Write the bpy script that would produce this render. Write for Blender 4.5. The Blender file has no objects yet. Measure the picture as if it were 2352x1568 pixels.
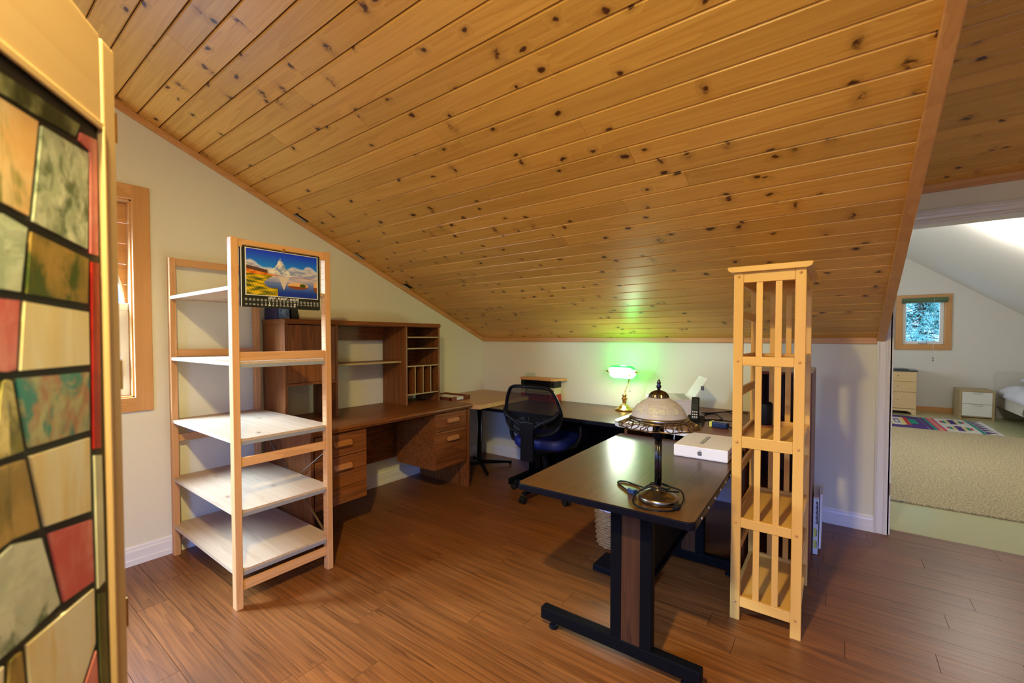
import bpy, bmesh, math, random
from mathutils import Vector, Matrix, Euler
random.seed(7)
C = bpy.context.scene.collection
SC = bpy.context.scene
R = math.radians
PI = math.pi

# ------------------------------------------------------------------ camera
cam = bpy.data.cameras.new('camera'); co = bpy.data.objects.new('camera', cam); C.objects.link(co)
co.location = (0, 0, 1.31)
co.rotation_euler = Euler((R(90 - 1.461), 0, R(36.747)), 'XYZ')
cam.sensor_width = 36.0
cam.lens = 996.2 / 2352 * 36
cam.shift_y = (801.05 - 784.0) / 2352.0
cam.clip_start = 0.02
cam.dof.use_dof = True; cam.dof.focus_distance = 2.7; cam.dof.aperture_fstop = 3.2
SC.camera = co
# ------------------------------------------------------------------ world
w = bpy.data.worlds.new('sky'); SC.world = w; w.use_nodes = True
wn = w.node_tree.nodes; wl = w.node_tree.links
bg = wn['Background']; bg.inputs['Color'].default_value = (0.34, 0.62, 1.0, 1); bg.inputs['Strength'].default_value = 3.2
# ------------------------------------------------------------------ lights
def area(name, loc, rot, sx, sy, col, e, spread=PI):
    l = bpy.data.lights.new(name, 'AREA'); l.shape = 'RECTANGLE'; l.size = sx; l.size_y = sy
    l.color = col; l.energy = e; l.spread = spread
    o = bpy.data.objects.new(name, l); C.objects.link(o); o.location = loc; o.rotation_euler = rot; return o
def point(name, loc, col, e, r):
    l = bpy.data.lights.new(name, 'POINT'); l.color = col; l.energy = e; l.shadow_soft_size = r
    o = bpy.data.objects.new(name, l); C.objects.link(o); o.location = loc; return o
lk = area('room_lamp_downlight', (-0.45, -0.05, 2.42), (0, 0, 0), .09, .09, (1.0, 0.80, 0.30), 86)
point('room_lamp_glow', (-0.45, -0.05, 2.30), (1.0, 0.84, 0.38), 28, 0.06)
point('room_lamp_low', (-0.30, -0.02, 1.73), (1.0, 0.83, 0.40), 8, 0.04)
area('daylight_left_window', (-4.10, 0.06, 2.45), (0, R(-58), 0), 1.3, 1.8, (0.48, 0.70, 1.0), 300)
area('daylight_left_window_oblique', (-4.15, -1.35, 2.55), Vector((-.50, -.85, .52)).to_track_quat('Z', 'Y').to_euler(), 1.2, 1.2, (0.50, 0.72, 1.0), 1500)
area('daylight_rear_window', (1.35, -3.3, 2.15), Vector((.55, -.80, .30)).to_track_quat('Z', 'Y').to_euler(), 2.4, .6, (0.09, 0.25, 1.0), 820)
area('bedroom_fill_light', (-2.75, 7.0, 1.5), (0, R(-85), 0), 1.1, 2.0, (0.9, 0.95, 1.0), 60)  # added fill for the bedroom, shining through a made-up unseen window
point('bedroom_lamp_light', (1.25, 6.6, 2.25), (1.0, 0.95, 0.84), 44, 0.12)
SC.view_settings.view_transform = 'Standard'
try: SC.view_settings.look = 'None'
except Exception: pass
SC.view_settings.exposure = 0.0
SC.view_settings.gamma = 1.0
SC.view_settings.use_curve_mapping = False

# ================================================================== node helpers
def newmat(name):
    m = bpy.data.materials.new(name); m.use_nodes = True
    nt = m.node_tree; b = nt.nodes['Principled BSDF']
    return m, nt, b
def nd(nt, t, **k):
    n = nt.nodes.new(t)
    for a, v in k.items(): setattr(n, a, v)
    return n
def mth(nt, op, a, b=None, c=None, clamp=False):
    n = nt.nodes.new('ShaderNodeMath'); n.operation = op; n.use_clamp = clamp
    for i, v in enumerate((a, b, c)):
        if v is None: continue
        if isinstance(v, (int, float)): n.inputs[i].default_value = v
        else: nt.links.new(v, n.inputs[i])
    return n.outputs[0]
def vmul(nt, v, s):
    n = nt.nodes.new('ShaderNodeVectorMath'); n.operation = 'MULTIPLY'
    nt.links.new(v, n.inputs[0]); n.inputs[1].default_value = s; return n.outputs[0]
def vadd(nt, a, b):
    n = nt.nodes.new('ShaderNodeVectorMath'); n.operation = 'ADD'
    nt.links.new(a, n.inputs[0])
    if isinstance(b, tuple): n.inputs[1].default_value = b
    else: nt.links.new(b, n.inputs[1])
    return n.outputs[0]
def mixc(nt, f, a, b, bt='MIX'):
    n = nt.nodes.new('ShaderNodeMix'); n.data_type = 'RGBA'; n.blend_type = bt
    for s, v in ((n.inputs[0], f), (n.inputs[6], a), (n.inputs[7], b)):
        if isinstance(v, (int, float)): s.default_value = v
        elif isinstance(v, tuple): s.default_value = (v[0], v[1], v[2], 1)
        else: nt.links.new(v, s)
    return n.outputs[2]
def noise(nt, v, sc, det=2, rough=.5, dist=0):
    n = nt.nodes.new('ShaderNodeTexNoise'); n.inputs['Scale'].default_value = sc
    n.inputs['Detail'].default_value = det; n.inputs['Roughness'].default_value = rough
    n.inputs['Distortion'].default_value = dist
    nt.links.new(v, n.inputs['Vector']); return n.outputs['Fac']
def smooth(nt, x, lo, hi, a=0., b=1.):
    n = nt.nodes.new('ShaderNodeMapRange'); n.interpolation_type = 'SMOOTHSTEP'
    nt.links.new(x, n.inputs['Value'])
    n.inputs['From Min'].default_value = lo; n.inputs['From Max'].default_value = hi
    n.inputs['To Min'].default_value = a; n.inputs['To Max'].default_value = b
    return n.outputs[0]
def bump(nt, b, h, st, d=.002):
    n = nt.nodes.new('ShaderNodeBump'); n.inputs['Strength'].default_value = st; n.inputs['Distance'].default_value = d
    nt.links.new(h, n.inputs['Height']); nt.links.new(n.outputs[0], b.inputs['Normal'])
def srgb(r, g, b):
    f = lambda c: ((c / 255 + .055) / 1.055) ** 2.4 if c / 255 > .04045 else c / 255 / 12.92
    return (f(r), f(g), f(b))
def plain(name, col, rough=.5, metal=0., spec=.5, em=None, es=0, nz=0, alpha=1, coat=0, trans=0):
    m, nt, b = newmat(name)
    b.inputs['Base Color'].default_value = (*col, 1); b.inputs['Roughness'].default_value = rough
    b.inputs['Metallic'].default_value = metal; b.inputs['Specular IOR Level'].default_value = spec
    b.inputs['Alpha'].default_value = alpha; b.inputs['Coat Weight'].default_value = coat
    b.inputs['Transmission Weight'].default_value = trans
    if em: b.inputs['Emission Color'].default_value = (*em, 1); b.inputs['Emission Strength'].default_value = es
    tc = nd(nt, 'ShaderNodeTexCoord')
    f = noise(nt, tc.outputs['Object'], 35, 3)
    if nz: nt.links.new(mixc(nt, f, tuple(c * (1 - nz) for c in col), tuple(min(1, c * (1 + nz)) for c in col)), b.inputs['Base Color'])
    bump(nt, b, f, .05)
    return m
AX = {'x': 0, 'y': 1, 'z': 2}
def wood(name, light, dark, axis='x', knots=0., knotcol=(.085, .026, .008), knotscale=6., rough=.42, rings=7., acr=7., ringw=.55, fine=.35, tone=.12, spec=.4, planar=False, coat=0.):
    m, nt, b = newmat(name)
    tc = nd(nt, 'ShaderNodeTexCoord'); oi = nd(nt, 'ShaderNodeObjectInfo')
    rnd = oi.outputs['Random']
    off = nd(nt, 'ShaderNodeCombineXYZ')
    for i, k in enumerate((37., 53., 11.)): nt.links.new(mth(nt, 'MULTIPLY', rnd, k), off.inputs[i])
    p = vadd(nt, tc.outputs['Object'], off.outputs[0])
    a = AX[axis]
    s1 = [acr] * 3; s1[a] = .55
    n1 = noise(nt, vmul(nt, p, tuple(s1)), 1., 2, .45, .3)
    kn = None
    if knots > 0:
        s = [1.] * 3; s[a] = .75 if planar else .5
        q = vmul(nt, p, tuple(s))
        dn = nd(nt, 'ShaderNodeTexNoise'); dn.inputs['Scale'].default_value = 32; dn.inputs['Detail'].default_value = 1; nt.links.new(q, dn.inputs['Vector'])
        q = vadd(nt, q, vmul(nt, vadd(nt, dn.outputs['Color'], (-.5, -.5, -.5)), (.030, .030, .030)))
        v = nd(nt, 'ShaderNodeTexVoronoi'); v.inputs['Scale'].default_value = knotscale
        if planar: v.voronoi_dimensions = '2D'
        nt.links.new(q, v.inputs['Vector'])
        sep = nd(nt, 'ShaderNodeSeparateColor'); nt.links.new(v.outputs['Color'], sep.inputs[0])
        on = mth(nt, 'LESS_THAN', sep.outputs[0], knots)
        d = mth(nt, 'ADD', v.outputs['Distance'], mth(nt, 'MULTIPLY', sep.outputs[1], .035))
        ks = 1.35 if planar else 1.
        kn = mth(nt, 'MULTIPLY', smooth(nt, d, .045*ks, .085*ks, 1, 0), on)
        halo = mth(nt, 'MULTIPLY', smooth(nt, d, .03, .32, 1, 0), on)
        n1 = mth(nt, 'ADD', n1, mth(nt, 'MULTIPLY', halo, .22))
    if planar and knots > 0:
        v2 = nd(nt, 'ShaderNodeTexVoronoi'); v2.voronoi_dimensions = '2D'; v2.inputs['Scale'].default_value = 5.
        nt.links.new(vadd(nt, vmul(nt, q, (1.9, .75, 1.)), (3.3, 1.7, 0.)), v2.inputs['Vector'])
        se2 = nd(nt, 'ShaderNodeSeparateColor'); nt.links.new(v2.outputs['Color'], se2.inputs[0])
        on2 = mth(nt, 'LESS_THAN', se2.outputs[0], .22)
        kn = mth(nt, 'MAXIMUM', kn, mth(nt, 'MULTIPLY', mth(nt, 'MULTIPLY', smooth(nt, v2.outputs['Distance'], .03, .13, 1, 0), on2), smooth(nt, noise(nt, q, 60, 2), .38, .60)))
        halo = mth(nt, 'MAXIMUM', halo, mth(nt, 'MULTIPLY', smooth(nt, v2.outputs['Distance'], .05, .40, .8, 0), on2))
    rg = mth(nt, 'FRACT', mth(nt, 'MULTIPLY', n1, rings))
    rg = mth(nt, 'POWER', rg, 1.6)
    s2 = [90.] * 3; s2[a] = 2.2
    fn = noise(nt, vmul(nt, p, tuple(s2)), 1., 3, .65)
    s3 = [2.5] * 3; s3[a] = .5
    big = noise(nt, vmul(nt, p, tuple(s3)), 1., 1)
    f = mth(nt, 'ADD', mth(nt, 'MULTIPLY', rg, ringw), mth(nt, 'MULTIPLY', smooth(nt, fn, .3, .75), fine))
    f = mth(nt, 'ADD', f, mth(nt, 'MULTIPLY', mth(nt, 'SUBTRACT', big, .5), .5), clamp=True)
    col = mixc(nt, f, light, dark)
    if kn is not None:
        col = mixc(nt, mth(nt, 'MULTIPLY', mth(nt, 'POWER', halo, 2.2), .6), col, tuple(.55 * x + .45 * y for x, y in zip(dark, knotcol)))
        col = mixc(nt, kn, col, knotcol)
    hsv = nd(nt, 'ShaderNodeHueSaturation'); nt.links.new(col, hsv.inputs['Color'])
    nt.links.new(mth(nt, 'ADD', mth(nt, 'MULTIPLY', rnd, 2 * tone), 1 - tone), hsv.inputs['Value'])
    nt.links.new(hsv.outputs[0], b.inputs['Base Color'])
    b.inputs['Roughness'].default_value = rough; b.inputs['Specular IOR Level'].default_value = spec
    b.inputs['Coat Weight'].default_value = coat; b.inputs['Coat Roughness'].default_value = .15
    bump(nt, b, fn, .12, .001)
    return m
def printed(name, rough=.5, attr='print'):
    m, nt, b = newmat(name)
    a = nd(nt, 'ShaderNodeVertexColor'); a.layer_name = attr
    nt.links.new(a.outputs[0], b.inputs['Base Color']); b.inputs['Roughness'].default_value = rough
    return m
def marble(name, c1, c2, c3=None, sc=14., st=(1, 1, .6), rough=.3):
    m, nt, b = newmat(name)
    tc = nd(nt, 'ShaderNodeTexCoord'); oi = nd(nt, 'ShaderNodeObjectInfo')
    off = nd(nt, 'ShaderNodeCombineXYZ')
    for i, k in enumerate((17., 29., 41.)): nt.links.new(mth(nt, 'MULTIPLY', oi.outputs['Random'], k), off.inputs[i])
    p = vmul(nt, vadd(nt, tc.outputs['Object'], off.outputs[0]), st)
    f = smooth(nt, noise(nt, p, sc*1.5, 6, .62, .35), .38, .64)
    col = mixc(nt, f, c1, c2)
    if c3: col = mixc(nt, smooth(nt, noise(nt, p, sc * 1.1, 5, .62, .6), .50, .62), col, c3)
    nt.links.new(col, b.inputs['Base Color']); b.inputs['Roughness'].default_value = rough
    bump(nt, b, f, .1)
    return m

# ------------------------------------------------------------------ materials
M = {}
PL, PD = (.80, .475, .20), (.60, .285, .085)
M['ceil'] = wood('ceiling_pine', (.74, .40, .085), (.55, .25, .038), 'x', knots=.42, knotscale=7.5, rings=7, acr=11, planar=True, rough=.38, tone=.10, ringw=.42, fine=.38)
for a in 'xyz':
    M['trim' + a] = wood('trim_pine_' + a, (.66, .34, .12), (.48, .21, .06), a, knots=.12, knotscale=4, rings=5, rough=.4, tone=.06, ringw=.4, fine=.25)
    M['pine' + a] = wood('raw_pine_' + a, (.64, .34, .14), (.46, .205, .065), a, knots=.32, knotscale=8, rings=6, rough=.55, tone=.05, ringw=.4, fine=.22)
    M['shelfpine' + a] = wood('shelf_board_pine_' + a, (.54, .39, .26), (.36, .235, .14), a, knots=.42, knotscale=9, rings=5, acr=14, rough=.5, tone=.04, ringw=.35, fine=.22)
    M['oak' + a] = wood('desk_oak_' + a, (.26, .084, .018), (.100, .028, .006), a, rings=10, acr=7, rough=.42, tone=.03, ringw=.55, fine=.5)
    M['birch' + a] = wood('tower_birch_' + a, (.76, .43, .105), (.64, .33, .070), a, rings=3, acr=6, rough=.33, tone=.05, ringw=.4, fine=.15)
    M['mahog' + a] = wood('mahogany_' + a, (.20, .050, .020), (.11, .022, .009), a, rings=5, acr=8, rough=.4, tone=.03)
    M['walnut' + a] = wood('table_walnut_' + a, (.105, .045, .013), (.045, .018, .005), a, rings=8, acr=8, rough=.28, tone=.02, ringw=.4, fine=.5, spec=.30)
    M['screenpine' + a] = wood('screen_pine_' + a, (.54, .37, .20), (.45, .28, .13), a, knots=.1, knotscale=5, rings=4, acr=6, rough=.45, tone=.03, ringw=.4, fine=.12)
M['floor'] = wood('floor_laminate', (.255, .090, .022), (.085, .027, .007), 'x', rings=9, acr=13, rough=.36, tone=.07, ringw=.42, fine=.6, planar=True, spec=.5)
M['laminate'] = wood('corner_table_laminate', (.50, .275, .10), (.36, .18, .06), 'y', rings=6, acr=12, rough=.35, tone=.02)
M['laminate_edge'] = wood('corner_table_edge', (.66, .40, .16), (.38, .20, .07), 'z', rings=14, acr=40, rough=.4, tone=.02)
M['reddesk'] = wood('red_desk_top', (.24, .085, .040), (.13, .040, .018), 'x', rings=7, acr=8, rough=.38, tone=.02)
M['infill'] = wood('leg_infill', (.060, .022, .008), (.020, .008, .004), 'z', rings=9, acr=20, rough=.4)
M['wall'] = plain('wall_paint_cream', (.77, .73, .56), .75, nz=.015)
M['bwall'] = plain('wall_paint_white', (.76, .72, .65), .8, nz=.01)
M['white'] = plain('gloss_white_paint', (.80, .78, .75), .35)
M['black'] = plain('black_enamel', (.004, .004, .005), .5, spec=.05)
M['blackedge'] = plain('black_rubber_edge', (.004, .004, .008), .4, spec=.07)
M['plastic'] = plain('black_plastic', (.005, .005, .008), .42, spec=.12)
M['rubber'] = plain('dark_caster_rubber', (.010, .010, .008), .5, spec=.2)
M['bluefab'] = plain('seat_vinyl_blue', (.006, .016, .16), .5, nz=.2)
M['chrome'] = plain('steel', (.45, .45, .47), .28, 1.)
M['zinc'] = plain('zinc_strip', (.42, .45, .50), .5, .6)
M['brass'] = plain('polished_brass', (.80, .55, .16), .18, 1.)
M['crown'] = plain('dark_bronze_crown', (.11, .085, .06), .3, 1.)
M['pewter'] = plain('aged_pewter', (.26, .22, .17), .28, 1., nz=.4)
M['bronze'] = plain('bronze_filigree', (.15, .105, .05), .32, 1., nz=.3)
M['darkmetal'] = plain('dark_bronze_pole', (.05, .045, .05), .22, 1.)
M['greenshade'] = plain('green_glass_shade', (.02, .45, .10), .15, em=(.03, 1., .07), es=2.2)
M['whiteshade'] = plain('opal_shade_inside', (.9, .9, .9), .4, em=(.97, 1., .93), es=15)
M['paper'] = plain('white_paper', (.80, .80, .80), .6)
M['boxwhite'] = plain('white_carton', (.84, .80, .80), .45)
M['printergrey'] = plain('printer_white', (.70, .66, .68), .4)
M['printerdark'] = plain('printer_grey', (.35, .37, .33), .4)
M['ink'] = plain('grey_print', (.12, .12, .13), .5)
M['midgrey'] = plain('silver_print', (.42, .42, .43), .5)
M['white_ink'] = plain('white_print', (.8, .8, .8), .5)
M['navy'] = plain('navy_cardboard', (.010, .016, .07), .5)
M['bluebox'] = marble('blue_grey_sleeve', (.05, .12, .26), (.22, .34, .48), sc=40)
M['darkgreen'] = plain('dark_green_case', (.012, .020, .018), .5)
M['trayblack'] = plain('tray_black', (.010, .012, .008), .4)
M['traycream'] = plain('tray_cream', (.70, .62, .36), .45)
M['trayred'] = plain('tray_red', (.50, .035, .018), .45)
M['acrylic'] = plain('frosted_sheet', (.55, .60, .45), .25)
M['yellow'] = plain('yellow_band', (.72, .70, .10), .5)
M['bluegloss'] = plain('blue_black_plastic', (.01, .03, .10), .25)
M['screenlcd'] = plain('handset_display', (.03, .035, .02), .6, spec=.2)
M['key'] = plain('handset_keys', (.45, .48, .5), .4)
M['darkhole'] = plain('dark_hole', (.03, .015, .008), .8)
M['lead'] = plain('black_leading', (.012, .012, .012), .55)
M['liner'] = plain('white_liner', (.65, .65, .78), .6)
M['coil'] = plain('black_wire', (.005, .005, .006), .45, spec=.15)
M['vinyl'] = plain('window_vinyl', (.82, .84, .82), .35)
M['handle'] = wood('handle_oak', (.46, .19, .055), (.30, .11, .03), 'y', rings=5, rough=.35, tone=.02)
M['oakedge'] = plain('pale_edge_banding', (.42, .30, .12), .5)
M['blindgreen'] = plain('green_blind', (.10, .16, .075), .6)
M['dressertop'] = plain('black_dresser_top', (.03, .032, .035), .3)
M['dresserwood'] = wood('dresser_veneer', (.70, .50, .25), (.62, .42, .18), 'x', rings=4, acr=5, rough=.5, tone=.02, ringw=.3, fine=.2)
M['nightwood'] = wood('nightstand_oak', (.44, .33, .17), (.33, .23, .10), 'x', rings=6, acr=9, rough=.5, tone=.02)
M['nightwhite'] = plain('drawer_white', (.74, .73, .66), .45)
M['bedframe'] = plain('bed_white', (.66, .61, .53), .45)
M['sheet'] = plain('white_sheet', (.66, .66, .72), .8, nz=.08)
M['blanket'] = plain('grey_blanket', (.22, .21, .18), .9, nz=.25)
M['bfloor'] = plain('painted_green_floor', (.50, .49, .27), .22, nz=.05)
m, nt, b = newmat('beige_carpet')
tc = nd(nt, 'ShaderNodeTexCoord'); n1 = noise(nt, tc.outputs['Object'], 75, 4, .8); n2 = noise(nt, tc.outputs['Object'], 4, 2)
c = mixc(nt, smooth(nt, n1, .42, .60), (.26, .19, .10), (.66, .57, .36)); c = mixc(nt, mth(nt, 'MULTIPLY', n2, .25), c, (.45, .38, .22))
nt.links.new(c, b.inputs['Base Color']); b.inputs['Roughness'].default_value = .95; bump(nt, b, n1, .6, .004); M['carpet'] = m
m, nt, b = newmat('frosted_dome_glass')
tc = nd(nt, 'ShaderNodeTexCoord'); sx = nd(nt, 'ShaderNodeSeparateXYZ'); nt.links.new(tc.outputs['Object'], sx.inputs[0])
band = mth(nt, 'MULTIPLY', smooth(nt, sx.outputs[2], .345, .352), smooth(nt, sx.outputs[2], .378, .385, 1, 0))
pt = smooth(nt, noise(nt, tc.outputs['Object'], 26, 2, .5, 2.5), .49, .53)
f = mth(nt, 'MULTIPLY', band, pt)
nt.links.new(mixc(nt, f, (.52, .48, .50), (.62, .60, .50)), b.inputs['Base Color'])
nt.links.new(smooth(nt, f, 0, 1, .42, .06), b.inputs['Roughness']); b.inputs['Transmission Weight'].default_value = .45
b.inputs['IOR'].default_value = 1.4; bump(nt, b, f, .6, .004); M['dome'] = m
m, nt, b = newmat('mesh_fabric')
tc = nd(nt, 'ShaderNodeTexCoord'); b.inputs['Base Color'].default_value = (.006, .006, .009, 1); b.inputs['Roughness'].default_value = .8; b.inputs['Specular IOR Level'].default_value = .1
ck = nd(nt, 'ShaderNodeTexChecker'); ck.inputs['Scale'].default_value = 700; nt.links.new(tc.outputs['Object'], ck.inputs['Vector'])
nt.links.new(smooth(nt, ck.outputs['Fac'], 0, 1, .62, .86), b.inputs['Alpha']); M['mesh'] = m
m, nt, b = newmat('wicker'); tc = nd(nt, 'ShaderNodeTexCoord')
n1 = noise(nt, tc.outputs['Object'], 60, 3); nt.links.new(mixc(nt, n1, (.17, .075, .025), (.48, .26, .10)), b.inputs['Base Color']); b.inputs['Roughness'].default_value = .6; M['wicker'] = m
m, nt, b = newmat('needle_foliage'); tc = nd(nt, 'ShaderNodeTexCoord')
n1 = noise(nt, tc.outputs['Object'], 5, 3); nt.links.new(mixc(nt, smooth(nt, n1, .35, .65), (.08, .36, .30), (.50, .80, .78)), b.inputs['Base Color']); b.inputs['Roughness'].default_value = .7; M['foliage'] = m
M['bark'] = wood('bark', (.14, .09, .05), (.05, .03, .02), 'z')
m, nt, b = newmat('window_glass')
b.inputs['Base Color'].default_value = (.95, .98, 1, 1); b.inputs['Roughness'].default_value = .02; b.inputs['Transmission Weight'].default_value = 1.; b.inputs['IOR'].default_value = 1.0; b.inputs['Specular IOR Level'].default_value = .3; b.inputs['Alpha'].default_value = .12; M['glass'] = m
M['print'] = printed('calendar_print', .5)
M['rug'] = printed('woven_rug_print', .9)

# ================================================================== mesh helpers
class MB:
    def __init__(s): s.bm = bmesh.new(); s.T = Matrix.Identity(4)
    def v(s, p): return s.bm.verts.new(s.T @ Vector(p))
    def box(s, x0, x1, y0, y1, z0, z1):
        vs = [s.v(p) for p in ((x0,y0,z0),(x1,y0,z0),(x1,y1,z0),(x0,y1,z0),(x0,y0,z1),(x1,y0,z1),(x1,y1,z1),(x0,y1,z1))]
        for f in ((0,3,2,1),(4,5,6,7),(0,1,5,4),(1,2,6,5),(2,3,7,6),(3,0,4,7)): s.bm.faces.new([vs[i] for i in f])
        return s
    def bar(s, p0, p1, w, h, up=(0,0,1)):
        p0, p1 = Vector(p0), Vector(p1); d = (p1 - p0).normalized(); u = Vector(up)
        a = d.cross(u).normalized(); b2 = a.cross(d).normalized()
        vs = []
        for p in (p0, p1):
            for i, j in ((-1,-1),(1,-1),(1,1),(-1,1)): vs.append(s.v(p + a * i * w / 2 + b2 * j * h / 2))
        for f in ((3,2,1,0),(4,5,6,7),(0,1,5,4),(1,2,6,5),(2,3,7,6),(3,0,4,7)): s.bm.faces.new([vs[i] for i in f])
        return s
    def prism(s, poly, axis, t0, t1):
        def P(a, b2, t): return {'x': (t, a, b2), 'y': (a, t, b2), 'z': (a, b2, t)}[axis]
        lo = [s.v(P(a, b2, t0)) for a, b2 in poly]; hi = [s.v(P(a, b2, t1)) for a, b2 in poly]
        n = len(poly)
        s.bm.faces.new(lo); s.bm.faces.new(list(reversed(hi)))
        for i in range(n): s.bm.faces.new([lo[i], hi[i], hi[(i+1) % n], lo[(i+1) % n]])
        return s
    def lathe(s, prof, c=(0,0,0), n=24, sx=1, sy=1, cap=True):
        rings = []
        for r, z in prof:
            rings.append([s.v((c[0] + max(r, 1e-4) * sx * math.cos(2*PI*i/n), c[1] + max(r, 1e-4) * sy * math.sin(2*PI*i/n), c[2] + z)) for i in range(n)])
        for a, b2 in zip(rings, rings[1:]):
            for i in range(n): s.bm.faces.new([a[i], a[(i+1) % n], b2[(i+1) % n], b2[i]])
        if cap:
            s.bm.faces.new(list(reversed(rings[0]))); s.bm.faces.new(rings[-1])
        return s
    def cyl(s, p0, p1, r, r1=None, n=12): return s.tube([p0, p1], r, n, r1)
    def tube(s, pts, r, n=8, r1=None, flat=1., closed=False):
        pts = [Vector(p) for p in pts]; m_ = len(pts); rings = []; prev = None
        for i, p in enumerate(pts):
            if closed: d = (pts[(i+1) % m_] - pts[i-1]).normalized()
            else: d = (pts[min(i+1, m_-1)] - pts[max(i-1, 0)]).normalized()
            if prev is None:
                a = d.cross(Vector((0,0,1)));
                if a.length < .05: a = d.cross(Vector((1,0,0)))
                a.normalize()
            else:
                a = (prev - d * prev.dot(d)).normalized()
            prev = a; b2 = d.cross(a)
            rr = r if r1 is None else r + (r1 - r) * i / max(1, m_-1)
            if callable(r): rr = r(i / max(1, m_-1))
            rings.append([s.v(p + a * rr * math.cos(2*PI*k/n) + b2 * rr * flat * math.sin(2*PI*k/n)) for k in range(n)])
        prs = list(zip(rings, rings[1:])) + ([(rings[-1], rings[0])] if closed else [])
        for A, B in prs:
            for k in range(n): s.bm.faces.new([A[k], A[(k+1) % n], B[(k+1) % n], B[k]])
        if not closed:
            s.bm.faces.new(list(reversed(rings[0]))); s.bm.faces.new(rings[-1])
        return s
    def sheet(s, fn, nu, nv):
        g = [[s.v(fn(i/nu, j/nv)) for j in range(nv+1)] for i in range(nu+1)]
        for i in range(nu):
            for j in range(nv): s.bm.faces.new([g[i][j], g[i+1][j], g[i+1][j+1], g[i][j+1]])
        return s
    def build(s, name, mat, parent=None, bev=0., smooth=False, solid=0., sub=0, seg=2):
        bm = s.bm
        if parent is not None:
            bm.transform(parent.matrix_basis.inverted() if parent.parent is None else (parent.parent.matrix_basis @ parent.matrix_basis).inverted())
        bmesh.ops.recalc_face_normals(bm, faces=bm.faces)
        me = bpy.data.meshes.new(name); bm.to_mesh(me); bm.free()
        if smooth:
            for p in me.polygons: p.use_smooth = True
        o = bpy.data.objects.new(name, me); C.objects.link(o); me.materials.append(mat)
        if solid:
            q = o.modifiers.new('solid', 'SOLIDIFY'); q.thickness = solid; q.offset = 0
        if bev:
            q = o.modifiers.new('bevel', 'BEVEL'); q.width = bev; q.segments = seg; q.limit_method = 'ANGLE'; q.angle_limit = R(40)
        if sub:
            q = o.modifiers.new('sub', 'SUBSURF'); q.levels = sub; q.render_levels = sub
        if parent: o.parent = parent
        return o
def box(name, mat, parent, *d, bev=0.0015, **k): return MB().box(*d).build(name, mat, parent, bev=bev, **k)
def tag(o, label, cat=None, group=None, kind=None):
    if label: o['label'] = label
    if cat: o['category'] = cat
    if group: o['group'] = group
    if kind: o['kind'] = kind
    return o
def thing(name, label, cat, loc=(0,0,0), rz=0., group=None, kind=None):
    o = bpy.data.objects.new(name, None); C.objects.link(o); o.empty_display_size = .1
    o.matrix_basis = Matrix.Translation(loc) @ Matrix.Rotation(rz, 4, 'Z')
    tag(o, label, cat, group, kind); return o
def L(parent, mb=None):          # a mesh builder working in the local frame of a thing
    mb = mb or MB(); mb.T = parent.matrix_basis.copy(); return mb
def catmull(pts, n=6, closed=False):
    P = [Vector(p) for p in pts]; out = []; m_ = len(P)
    rng = range(m_) if closed else range(m_-1)
    for i in rng:
        p0 = P[(i-1) % m_] if closed else P[max(i-1, 0)]; p1 = P[i]; p2 = P[(i+1) % m_]
        p3 = P[(i+2) % m_] if closed else P[min(i+2, m_-1)]
        for k in range(n):
            t = k/n
            out.append(.5*((2*p1) + (p2-p0)*t + (2*p0-5*p1+4*p2-p3)*t*t + (3*p1-p0-3*p2+p3)*t**3))
    if not closed: out.append(P[-1])
    return out
def rrect(x0, x1, y0, y1, r, n=5):
    out = []
    for cx, cy, a0 in ((x1-r, y0+r, -90), (x1-r, y1-r, 0), (x0+r, y1-r, 90), (x0+r, y0+r, 180)):
        for k in range(n+1):
            a = R(a0 + 90*k/n); out.append((cx + r*math.cos(a), cy + r*math.sin(a)))
    return out
def letters(name, txt, size, mat, parent, M4, ext=.0003, bold=0., align='CENTER'):
    cu = bpy.data.curves.new(name, 'FONT'); cu.body = txt; cu.size = size; cu.extrude = ext; cu.offset = bold; cu.align_x = align; cu.align_y = 'CENTER'
    cu.resolution_u = 2
    t = bpy.data.objects.new(name, cu); C.objects.link(t)
    dg = bpy.context.evaluated_depsgraph_get(); me = bpy.data.meshes.new_from_object(t.evaluated_get(dg))
    bpy.data.objects.remove(t)
    o = bpy.data.objects.new(name, me); C.objects.link(o); me.materials.clear(); me.materials.append(mat)
    me.transform(parent.matrix_basis.inverted() @ M4); o.parent = parent; return o
def paint(o, fn, attr='print'):
    me = o.data; ca = me.color_attributes.new(attr, 'FLOAT_COLOR', 'POINT')
    for i, v in enumerate(me.vertices):
        c_ = fn(v.co); ca.data[i].color = (*c_, 1)

# ================================================================== SETTING
XL, YB = -3.235, 3.79
XR, YR = 2.6, -2.6
A1 = math.atan(.42); Z0 = 1.305
A2 = math.atan(.176); Z2 = 2.268
YRID = -.155; ZRID = Z0 + .42*(YB - YRID)
def zmain(y): return Z0 + .42*(YB - y)
def zrear(y): return ZRID - .42*(YRID - y)
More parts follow.
